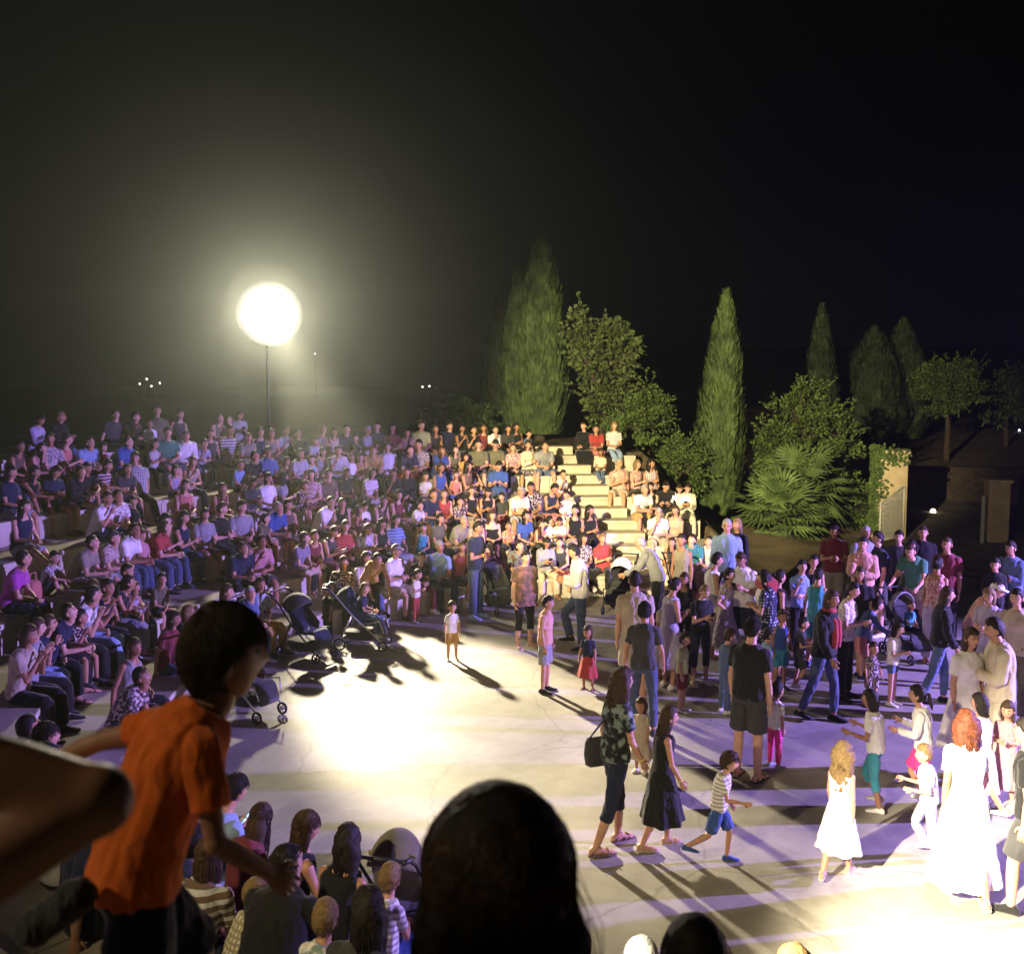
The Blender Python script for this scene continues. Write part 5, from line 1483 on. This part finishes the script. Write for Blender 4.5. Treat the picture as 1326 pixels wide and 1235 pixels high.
x, y, z = on(815, 28.6); broadleaf('round_shrub', x, y, z, [(0, 0, .5, .8, .5, .6)], 2200, .09, 18, 'low shrub behind the top corner of the seating', LEAF, .05, 12, cat='shrub')
x, y, z = on(1036, 30.5); broadleaf('bushy_tree', x, y, z, [(0, 0, 2.9, 1.35, 1.1, 1.15), (-.75, 0, 2.1, .95, .9, 1.2), (.85, 0, 2.0, 1.05, .9, 1.0), (.1, 0, 3.9, .8, .7, .75), (-.3, 0, 1.0, 1.2, .9, .9), (1.2, 0, 3.0, .55, .5, .6)], 15000, .11, 14, 'bushy bright green tree behind the fan palms', LEAF, .12, 110)
x, y, z = on(1224, 46); broadleaf('dark_tree', x, y, z, [(0, 0, 3.3, 1.5, 1.2, 1.2), (.6, 0, 4.1, .9, .8, .8), (-.7, 0, 3.9, .8, .8, .7)], 6000, .16, 15, 'spreading dark tree over the drive', LEAF, .16, 30)
x, y, z = on(1300, 52); broadleaf('dark_tree', x, y, z, [(0, 0, 2.6, 1.8, 1.2, 1.5), (1.0, 0, 3.4, 1.2, .8, 1.0)], 4500, .18, 19, 'dark tree in the gloom at the far end of the drive', LEAF, .16, 20)
x, y, z = on(598, 32.5); broadleaf('round_shrub', x, y, z, [(0, 0, .8, 1.1, .8, .75), (-1.0, 0, .5, .8, .6, .55)], 3600, .12, 16, 'dim shrub mass behind the top tier beside the dim cypress', LEAF, .07, 20, cat='shrub')
x, y, z = on(1110, 29.2); broadleaf('round_shrub', x, y, z, [(0, 0, .7, .75, .5, .8), (-.5, 0, 1.2, .5, .4, .6)], 3400, .10, 17, 'shrub between the bushy tree and the gate pillar', LEAF, .05, 16, cat='shrub')
x, y, z = on(1036, 27.6); fan_palm(x, y, max(z, .1), 1.25, 40, 1.15, 21, 'taller fan palm in front of the bushy tree')
x, y, z = on(1012, 26.4); fan_palm(x, y, max(z, .05), .35, 46, 1.25, 22, 'low spreading fan palm at the foot of the taller one')

# ------------------------------------------------------------------ gate
def gate():
    x, y, z = on(1152, 28.2); z = max(z, 0)
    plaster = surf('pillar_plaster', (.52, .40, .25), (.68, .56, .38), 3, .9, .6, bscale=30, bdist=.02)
    root = empty('gate_pillar', (x, y, z), R(-18), 'ochre plastered gate pillar with ivy on one side', 'pillar')
    mb = MB(); mb.box((0, 0, 1.08), (.92, .80, 2.6)); o = mb.build('shaft', plaster, root, False); bevel(o, .02)
    mb = MB(); mb.box((0, 0, 2.42), (1.04, .92, .10)); o = mb.build('capstone', plaster, root, False); bevel(o, .02)
    rnd = random.Random(31); mb = MB()
    for q in range(1500):
        t = rnd.random(); fx = -.50 + .62 * t * t * rnd.random(); zz = rnd.uniform(.1, 2.55) if rnd.random() < .8 else rnd.uniform(2.2, 2.6)
        if rnd.random() < .10: fx = rnd.uniform(-.4, .5); zz = rnd.uniform(2.05, 2.5)
        p = V((fx, -.41 - rnd.random() * .08, zz)); d = V((rnd.gauss(0, 1), -rnd.random(), rnd.gauss(-.3, 1))).normalized(); L = rnd.uniform(.06, .12); s2 = d.cross(V((0, 1, .2))).normalized()
        mb.add([p, p + d * L * .5 + s2 * L * .4, p + d * L, p + d * L * .5 - s2 * L * .4], [(0, 1, 2, 3)])
    tag(mb.build('ivy', LEAF, None, False), 'green ivy climbing the ochre gate pillar', 'ivy'); bpy.context.scene.objects['ivy'].location = (x, y, z); bpy.context.scene.objects['ivy'].rotation_euler = (0, 0, R(-18))
    # open lattice leaf
    x, y, z = on(1157, 27.4); white = plain('white_painted_metal', (.74, .73, .68), .5)
    root = empty('lattice_gate', (x, y, max(z, 0) + .05), R(34), 'white lattice gate leaf standing open beside the pillar', 'gate')
    W = 1.05; H0, H1 = 1.12, 1.48
    mb = MB()
    for xx, hh in ((-W / 2, H0), (W / 2, H1)): mb.box((xx, 0, hh / 2), (.05, .05, hh))
    mb.box((0, 0, .04), (W - .05, .045, .05))
    n = 8; tops = [(-W / 2 + W * k / n, 0, H0 + (H1 - H0) * sstep(0, 1, k / n) - .02) for k in range(n + 1)]
    mb.tube(tops, .026, 6); mb.build('frame', white, root)
    mb = MB()
    for k in range(17):
        xx = -W / 2 + .06 + (W - .12) * k / 16; hh = H0 + (H1 - H0) * sstep(0, 1, (xx + W / 2) / W); mb.box((xx, .008, hh / 2), (.026, .008, hh - .06))
    for k in range(22):
        zz = .09 + .063 * k
        if zz < H0: mb.box((0, -.008, zz), (W - .06, .008, .024))
    mb.build('lattice', white, root, False)
    x, y, z = on(1275, 27.0); root = empty('gate_post', (x, y, max(z, 0)), 0, 'slim pale gate post on the dark side of the drive', 'post')
    mb = MB(); mb.box((0, 0, .62), (.07, .07, 1.28)); mb.build('shaft', white, root, False); mb = MB(); mb.ball((0, 0, 1.30), .05); mb.build('finial', white, root)
    x, y, z = on(1292, 27.4); root = empty('gate_pillar', (x, y, max(z, 0)), R(-10), 'unlit gate pillar behind the slim pale post', 'pillar')
    mb = MB(); mb.box((0, 0, .8), (.55, .55, 1.7)); o = mb.build('shaft', plaster, root, False); bevel(o, .02); mb = MB(); mb.box((0, 0, 1.69), (.66, .66, .09)); bevel(mb.build('capstone', plaster, root, False), .02)
    x, y, z = on(1168, 33); tag_ = None
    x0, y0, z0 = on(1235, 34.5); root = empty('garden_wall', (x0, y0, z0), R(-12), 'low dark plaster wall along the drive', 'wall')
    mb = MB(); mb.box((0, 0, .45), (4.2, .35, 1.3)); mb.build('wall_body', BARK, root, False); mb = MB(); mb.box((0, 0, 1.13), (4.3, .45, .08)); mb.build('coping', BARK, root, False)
gate()

# ------------------------------------------------------------------ lamps
STEEL = plain('black_painted_steel', (.02, .02, .021), .6)
def lens_mat(em, col, c, r):
    m, N, L, b = nt('lamp_lens_bloom'); g = N.new('ShaderNodeTexCoord'); d = N.new('ShaderNodeVectorMath'); d.operation = 'DISTANCE'
    d.inputs[1].default_value = c; L.new(g.outputs['Object'], d.inputs[0])
    k = N.new('ShaderNodeMapRange'); k.inputs['From Min'].default_value = 0; k.inputs['From Max'].default_value = r
    k.inputs['To Min'].default_value = 1; k.inputs['To Max'].default_value = 0
    pw = N.new('ShaderNodeMath'); pw.operation = 'POWER'; pw.inputs[1].default_value = 2.3; ml = N.new('ShaderNodeMath'); ml.operation = 'MULTIPLY'; ml.inputs[1].default_value = em  # glow falls off towards the rim to imitate soft bloom
    L.new(d.outputs['Value'], k.inputs['Value']); L.new(k.outputs['Result'], pw.inputs[0]); L.new(pw.outputs[0], ml.inputs[0]); ad = N.new('ShaderNodeMath'); ad.operation = 'ADD'; ad.inputs[1].default_value = .22; L.new(ml.outputs[0], ad.inputs[0]); L.new(ad.outputs[0], b.inputs['Emission Strength'])  # faint rim glow put in to blend with the haze behind
    b.inputs['Emission Color'].default_value = (*col, 1); b.inputs['Base Color'].default_value = (.05, .05, .05, 1); return m
def flood(name, loc, tgt, face_r, em, label, heads=None, base=None, col=(1, .95, .82)):
    x, y, zt = loc; gz = terrain(x, y) if base is None else base
    root = empty('floodlight_mast', (x, y, gz), 0, label, 'floodlight')
    mb = MB(); h = zt - gz - face_r * .6
    d = (V(tgt) - V(loc)); dh = V((d.x, d.y, 0)).normalized(); back = -dh * (.16 + face_r * .45)
    mb.tube([back + V((0, 0, -.3)), back + V((0, 0, h * .5)), back + V((0, 0, zt - gz + .1))], [.034, .03, .026], 12); mb.build('pole', STEEL, root)
    for k, (off, t2) in enumerate(heads or [((0, 0, 0), tgt)]):
        p = V(loc) + V(off); q = (V(t2) - p).to_track_quat('Z', 'Y').to_matrix(); c = p - V((x, y, gz)); bw = -(V(t2) - p).normalized() * .14
        mb = MB(); rs = [[c + bw + q @ V((rr * math.cos(a), rr * math.sin(a), zz)) for a in [2 * math.pi * j / 28 for j in range(28)]] for rr, zz in ((face_r * .35, -face_r * .55), (face_r * .7, -face_r * .40), (face_r * .88, -.04), (face_r * .90, -.01), (face_r * .86, .0))]
        mb.rings(rs); hd = mb.build('lamp_head', STEEL, root)
        mb = MB(); rs = [[c + bw + q @ V((rr * math.cos(a), rr * math.sin(a), zz)) for a in [2 * math.pi * j / 28 for j in range(28)]] for rr, zz in ((face_r * .985, .004), (face_r * .6, .02), (.01, .026))]
        mb.rings(rs, (False, True)); mb.build('lens', lens_mat(em, col, c + bw, face_r), hd)
        mb = MB(); mb.tube([c + bw + q @ V((0, 0, -face_r * .5)), back * .9 + V((0, 0, c.z))], .035, 8); mb.build('bracket', STEEL, root)
p, t = LAMPS['far'][:2]; flood('far', p, t, .86, 22, 'dazzling floodlight on a mast behind the top of the dark seating', base=RISE * NT - .03, heads=[((0, .0, 0), (-.6, 6, 1.5))])  # lens face widened to the size of the lamp's glare
p, t = LAMPS['near'][:2]; p2, t2 = LAMPS['house'][:2]
flood('near', p, t, .22, 40, 'twin floodlight mast beside the camera side of the seating', base=2.5, heads=[((0, 0, 0), t), (tuple(V(p2) - V(p)), t2)])
p, t = LAMPS['blue'][:2]; flood('blue', p, t, .22, 30, 'violet stage floodlight on a mast at the open side of the stage', base=0, col=(.35, .28, 1))
# small garden lamp on the drive and the lamps of the far town
x, y, z = on(1210, 32); q = at_depth(1210, 662, 32)
root = empty('garden_lamp', (x, y, z), 0, 'small bright garden lamp standing low beside the drive', 'lamp')
mb = MB(); mb.tube([(0, 0, -.1), (0, 0, max(.1, q.z - z - .08))], .03, 8); mb.build('stem', STEEL, root)
mb = MB(); mb.ball((0, 0, q.z - z), .085, n=14, m=10); mb.build('globe', glow('garden_glow', (1, .86, .6), 9), root)
FAR = [(190, 491, 150, 'upper'), (181, 497, 150, ''), (196, 500, 150, ''), (207, 496, 150, ''), (408, 458, 150, ''), (547, 501, 150, ''), (556, 500, 150, ''), (1320, 557, 60, '')]
FL = ['topmost of the cluster of tiny town lamps', 'tiny town lamp at the dark end of the far cluster', 'lowest of the cluster of tiny town lamps', 'tiny town lamp of the cluster closest to the floodlight', 'faint lamp high on the hillside beside the floodlight', 'fainter of the two lone lamps beyond the middle of the top tier', 'brighter of the two lone lamps beyond the middle of the top tier', 'bluish white lamp in the dark beyond the drive']
for (px, py, yy, _), lb in zip(FAR, FL):
    q = at_depth(px, py, yy); z = terrain(q.x, q.y); k = yy / 150
    root = empty('street_lamp', (q.x, q.y, z), 0, lb, 'street lamp', 'lamps of the far town')
    mb = MB(); mb.tube([(0, .3, -.2), (0, .3, q.z - z + .1 * k), (0, .0, q.z - z + .2 * k)], .035 * k, 6); mb.build('pole', STEEL, root)
    mb = MB(); mb.ball((0, 0, q.z - z), 0.13 * k, n=10, m=6); mb.build('lamp_globe', glow('town_glow', (1, .92, .8), 5) if px < 1300 else glow('town_glow_blue', (.7, .8, 1), 14), root)

# ================================================================== pushchairs
BLACKM = plain('black_plastic', (.018, .018, .02), .5); ALU = plain('aluminium_tube', (.55, .55, .57), .35, .8); DARKT = plain('dark_tube', (.03, .03, .035), .4, .5); RUB = plain('tyre_rubber', (.02, .02, .02), .8)
def pushchair(loc, face, cloth, canopy, tube, label, canopy_open=1.0):
    root = empty('pushchair', loc, -R(face), label, 'pushchair', 'pushchairs'); mb = MB()
    for sx in (-1, 1):
        X = .235 * sx
        mb.tube([(X, -.52, 1.02), (X, -.40, .93), (X, -.10, .58), (X, .36, .16)], .014, 8)
        mb.tube([(X, -.12, .60), (X, -.34, .13)], .013, 8)
        mb.tube([(X, -.02, .44), (X, .34, .50), (X * .9, .40, .30)], .011, 8)
    for yy, zz in ((.30, .21), (-.30, .20), (-.02, .46)): mb.tube([(-.235, yy, zz), (.235, yy, zz)], .010, 8)
    mb.build('frame', tube, root)
    mb = MB()
    for sx in (-1, 1): mb.tube([(.235 * sx, -.42, .95), (.235 * sx, -.53, 1.03), (.225 * sx, -.62, 1.045)], .021, 8)
    mb.tube([(-.225, -.60, 1.045), (.225, -.60, 1.045)], .015, 8); mb.build('handle', BLACKM, root)
    for sx in (-1, 1):
        for yy, rr in ((.38, .085), (-.34, .105)):
            mb = MB(); c = V((.235 * sx, yy, rr)); rs = []
            for a in [2 * math.pi * k / 20 for k in range(20)]:
                o = V((0, math.cos(a), math.sin(a))); rs.append([c + o * (rr - .014) + V((math.cos(b) * .02, 0, 0)) + o * (math.sin(b) * .014) for b in [2 * math.pi * k / 8 for k in range(8)]])
            rs.append(rs[0]); mb.rings(rs, (False, False)); w = mb.build('wheel', RUB, root)
            mb = MB(); mb.tube([c - V((.016, 0, 0)), c + V((.016, 0, 0))], rr * .30, 10)
            for k in range(5):
                a = 2 * math.pi * k / 5; mb.tube([c, c + V((0, math.cos(a), math.sin(a))) * (rr - .02)], .008, 5)
            mb.build('rim', tube, w)
    fb = fab(cloth); mb = MB()
    def slab(pts, w, th):
        rs = []
        for p in pts:
            p = V(p); rs.append([p + V((w * math.copysign(abs(math.cos(a)) ** .4, math.cos(a)), 0, 0)) + V((0, -th * .4 * math.sin(a), th * math.sin(a))) for a in [2 * math.pi * k / 14 for k in range(14)]])
        mb.rings(rs)
    slab([(0, -.27, .92), (0, -.24, .85), (0, -.12, .55), (0, -.04, .46), (0, .10, .44), (0, .27, .47), (0, .33, .42), (0, .38, .24)], .19, .03)
    for sx in (-1, 1): mb.add([(.19 * sx, -.24, .88), (.20 * sx, -.05, .72), (.20 * sx, .12, .56), (.19 * sx, .1, .45), (.19 * sx, -.08, .48), (.20 * sx + .01, -.05, .72)], [(0, 1, 2, 3, 4)])
    o = mb.build('seat', fb, root)
    mb = MB(); rs = []; n = 9
    for k in range(n):
        a = R(150 - (30 + 85 * canopy_open) * k / (n - 1)); rr = .30
        rs.append([V((.21 * math.cos(q), -.16 + rr * math.cos(a) * math.sin(q) * 1.0, .70 + .04 + rr * math.sin(a) * math.sin(q))) for q in [math.pi * j / 14 for j in range(15)]])
    vs = [p for r in rs for p in r]; m = 15
    fs = [(i * m + j, i * m + j + 1, (i + 1) * m + j + 1, (i + 1) * m + j) for i in range(n - 1) for j in range(m - 1)]
    mb.add(vs, fs); o = mb.build('canopy', fab(canopy), root); sd_ = o.modifiers.new('t', 'SOLIDIFY'); sd_.thickness = .012
    mb = MB(); rs = []
    for zz, w, l in ((.16, .17, .20), (.20, .20, .24), (.30, .215, .27), (.31, .20, .25)):
        rs.append([V((w * math.copysign(abs(math.cos(a)) ** .5, math.cos(a)), -.02 + l * math.copysign(abs(math.sin(a)) ** .5, math.sin(a)), zz)) for a in [2 * math.pi * k / 20 for k in range(20)]])
    mb.rings(rs); mb.build('basket', fab('charcoal'), root)
    return root
def ground_at(px, py):
    q = at_z(px, py, .004); r, az = rel(q.x, q.y)
    if r > R0 - .55 and az < az_end(0): k = (R0 - .55) / r; q = V((CX + (q.x - CX) * k, CY + (q.y - CY) * k, .004))
    return (q.x, q.y, .004)
pushchair(ground_at(372, 848), 118, 'navy', 'charcoal', DARKT, 'black pushchair with navy seat beside the mustard top')
s2 = ground_at(470, 838); pushchair(s2, 95, 'navy', 'navy', ALU, 'silver-framed pushchair with a blond-haired child sitting on it', .25)
s3 = ground_at(1176, 852); pushchair(s3, 165, 'charcoal', 'grey', DARKT, 'pushchair with a grey canopy and a toddler inside, pushed by the green tee', .4)
pushchair(ground_at(802, 792), 200, 'charcoal', 'white', DARKT, 'dark pushchair with a white canopy at the foot of the stair')
pushchair(ground_at(884, 790), 170, 'maroon', 'black', DARKT, 'pushchair with a dark red seat by the soil bank')
pushchair(ground_at(645, 792), 150, 'charcoal', 'maroon', DARKT, 'folded-back pushchair behind the person with folded arms', .1)
pushchair(ground_at(322, 925), 120, 'charcoal', 'black', ALU, 'pushchair at the dark rim of the bright pool of light', .3)
pushchair(ground_at(500, 1250), 14, 'khaki', 'olive', BLACKM, 'pushchair with olive canopy and black grips before the lowest tier', .55)
def rider(base, face, kind, h, pose, top, bot, hair, dz, dy, label):
    f_ = R(face); p = (base[0] + math.sin(f_) * dy, base[1] + math.cos(f_) * dy, base[2] + dz)
    return person(kind, h, pose, garment(top), garment(bot), hair, p, face, label, 'children in pushchairs', vox=.011, cache=False)
rider(s2, 95, 'c', 1.12, 'a', 'tee:navy', 'trousers:denim', 'by', .475, -.02, 'person in navy tee and faded jeans sitting on the silver-framed pushchair')
rider(s3, 165, 't', .84, 'a', 'tee:teal', 'trousers:navy', 'sb', .475, -.02, 'person in teal tee riding in the pushchair with a grey canopy')
for p, b, f, s in SEATED:
    if p['hair'] == 'qd' and p['top'][1] == 'black' and p['px'] < 160 and p['py'] > 760 and p['py'] < 790:
        q = world_of(b, s, V((.04, .26, .19))); rider((q.x, q.y, q.z), -math.degrees(b.rotation_euler.z) - 20, 't', .84, 'a', 'tank:lilac', 'shorts:lilac', 'sb', 0, 0, 'person in lilac sleeveless top and lilac shorts sitting on a lap')
# bag on the tier, at the dark left end of the rows
i = 2; a = None
for p, b, f, s in SEATED:
    if p['top'][1] == 'magenta':
        i = p['tier']; rt = R0 + TREAD * i + .30; x, y = polar(rt, p['az'] + math.degrees(.62 / rt))
        mb = MB(); rs = []
        for zz, k in ((0, .9), (.02, 1.0), (.16, .95), (.27, .75), (.31, .55)):
            rs.append([V((.17 * k * math.copysign(abs(math.cos(t)) ** .7, math.cos(t)), .10 * k * math.copysign(abs(math.sin(t)) ** .7, math.sin(t)), zz)) for t in [2 * math.pi * j / 18 for j in range(18)]])
        mb.rings(rs); o = mb.build('tote_bag', fab('coral')); o.location = (x, y, seat_z(i) + .002); o.rotation_euler = (0, 0, R(-p['az']))
        mb = MB(); mb.tube([(-.09, 0, .28), (-.07, 0, .42), (.07, 0, .42), (.09, 0, .28)], .012, 6); mb.build('handle', fab('coral'), o)
        tag(o, 'coral tote bag standing on the tier beside the magenta tee', 'bag')

# ================================================================== people right beside the camera
def block(cx, cy, z0, z1, rot, w, d, label):
    mb = MB(); mb.box((0, 0, (z0 + z1) / 2), (w, d, z1 - z0)); o = mb.build('stone_step', MATS['stair_stone'], None, False); o.location = (cx, cy, 0); o.rotation_euler = (0, 0, R(rot)); bevel(o, .012)
    tag(o, label, 'step')
# the child in the orange tee, hopping up a step
D0 = 2.0; q = at_depth(288, 780, D0)
b, f, s = person('c', 1.16, 'run', ('tee', 'orange'), ('shorts', 'navy'), 'qb', (0, 0, 0), 52, 'person in bright orange tee and dark shorts clambering up in front of the camera', None, sk=1, shoes='trainer:black', vox=.0050, cache=False,
   poseargs=dict(lean=27, hunch=12, twist=4, head=(0, 12, 0), thigh=((.05, -.12, -1), (-.06, .55, -.85)), shin=((.02, -.25, -1), (-.02, -.25, -1)),
     ua=((.24, .06, -1), (-.70, -.60, -.26)), fa=((-.12, .66, -.60), (-.60, -.68, -.40)), curl=.5))
top = f.hc + f.MH @ V((0, 0, .13 * f.hs)); rot = Matrix.Rotation(b.rotation_euler.z, 3, 'Z')
b.location = q - rot @ (top * s)
zf = b.location.z; block(b.location.x - .05, b.location.y + .02, 1.6, zf - .003, 12, .95, .62, 'pale stone step under the person in bright orange tee')
scalp_strands(f, 9000, .060, .0012, 5, .005).build('hair_strands', hairmat('b'), b)
# a dark soft bag swinging behind
c = at_depth(74, 1180, 1.75); mb = MB(); rs = []
for t, r1, r2 in ((-.16, .010, .012), (-.145, .030, .03), (-.09, .044, .042), (-.02, .040, .040), (.05, .048, .045), (.11, .042, .04), (.15, .018, .02)):
    rs.append([V((t, r1 * math.cos(a), r2 * math.sin(a) + .02 * math.sin(t * 14))) for a in [2 * math.pi * k / 16 for k in range(16)]])
mb.rings(rs); me_ = remesh(mb.mesh('bag'), .006, 2, .006, 4, (24, 24, 24)); me_.materials.append(fab('charcoal'))
o = link('pouch', me_); o.location = c; o.scale = (.50, .85, .80); o.rotation_euler = (0, R(-16), R(8)); tag(o, 'dark soft pouch swinging behind the person in bright orange tee', 'bag')
# neighbour with a raised elbow
E = V((-.44, 1.0, 3.965)); face = 28.0
b, f, s = person('m', 1.78, 'up', ('tank', 'charcoal'), ('shorts', 'charcoal'), 'sd', (0, 0, 0), face, 'person in dark grey sleeveless top raising a bare elbow right beside the camera', None, sk=3, shoes='sandal:black', vox=.0065, cache=False,
   poseargs=dict(ua=((.52, .70, .42), (-.2, .3, -1)), fa=((-.82, -.50, .34), (-.05, .6, -.7)), head=(4, -10, 0)))
rot = Matrix.Rotation(b.rotation_euler.z, 3, 'Z'); b.location = E - rot @ (f.elb[0] * s)
block(b.location.x, b.location.y - .02, 1.9, b.location.z - .003, 18, .8, .5, 'stone step under the person raising a bare elbow')
# long dark hair, seen from behind, lower middle
zt = seat_z(4) + .002; q = at_z(648, 1064, zt + 1.70)
b, f, s = person('w', 1.665, 'st', ('tee', 'black'), ('trousers', 'black'), 'ld', (q.x, q.y, zt), -4, 'person in black tee with back turned, largest figure at the lower middle', None, sk=0, vox=.0065, cache=False)
for c_ in b.children:
    if c_.name.startswith('hair'):
        M_ = Matrix.Translation(f.hc) @ Matrix.Diagonal((1.28, 1.16, 1.0, 1)) @ Matrix.Translation(-f.hc); c_.data.transform(M_)
strands(f, 7500, .62, .005, .0013, 8, .20).build('hair_locks', hairmat('d'), b); scalp_strands(f, 9000, .16, .0012, 8, .006, 0, (1.25, 1.14)).build('hair_strands', hairmat('b'), b)  # brown top strands stand in for a warm sheen on the dark hair
strands(f, 90, .60, .006, .0008, 18, .30).build('flyaway_hairs', hairmat('b'), b)
zt = seat_z(3) + .002; q = at_z(903, 1222, zt + 1.44)
b, f, s = person('c', 1.425, 'st', ('tee', 'navy'), ('shorts', 'black'), 'sd', (q.x, q.y, zt), 5, 'person in navy tee whose dark head shows at the bottom beside the stage', None, sk=0, vox=.0085, cache=False)
scalp_strands(f, 7000, .05, .0012, 9, .005).build('hair_strands', hairmat('d'), b)

# ------------------------------------------------------------------ night air: thin haze added for the floodlight's halo
HAZE = .0022
def haze():
    mb = MB(); mb.box((0, 0, 0), (1, 1, 1)); me = mb.mesh('haze', False); m = bpy.data.materials.new('haze_air'); m.use_nodes = True
    N = m.node_tree.nodes; L = m.node_tree.links; N.remove(N['Principled BSDF']); v = N.new('ShaderNodeVolumePrincipled')
    v.inputs['Color'].default_value = (.78, .86, .79, 1); v.inputs['Density'].default_value = HAZE; v.inputs['Anisotropy'].default_value = .87
    L.new(v.outputs['Volume'], N['Material Output'].inputs['Volume']); me.materials.append(m)
    lo = (-420, -30, -3.0); hi = (420, 240, 26.0)
    o = link('haze', me); o.location = [(a + b_) / 2 for a, b_ in zip(lo, hi)]; o.scale = [b_ - a for a, b_ in zip(lo, hi)]
    tag(o, kind='stuff'); o['label'] = 'thin haze added to the night air for the floodlight halo'
if HAZE: haze()
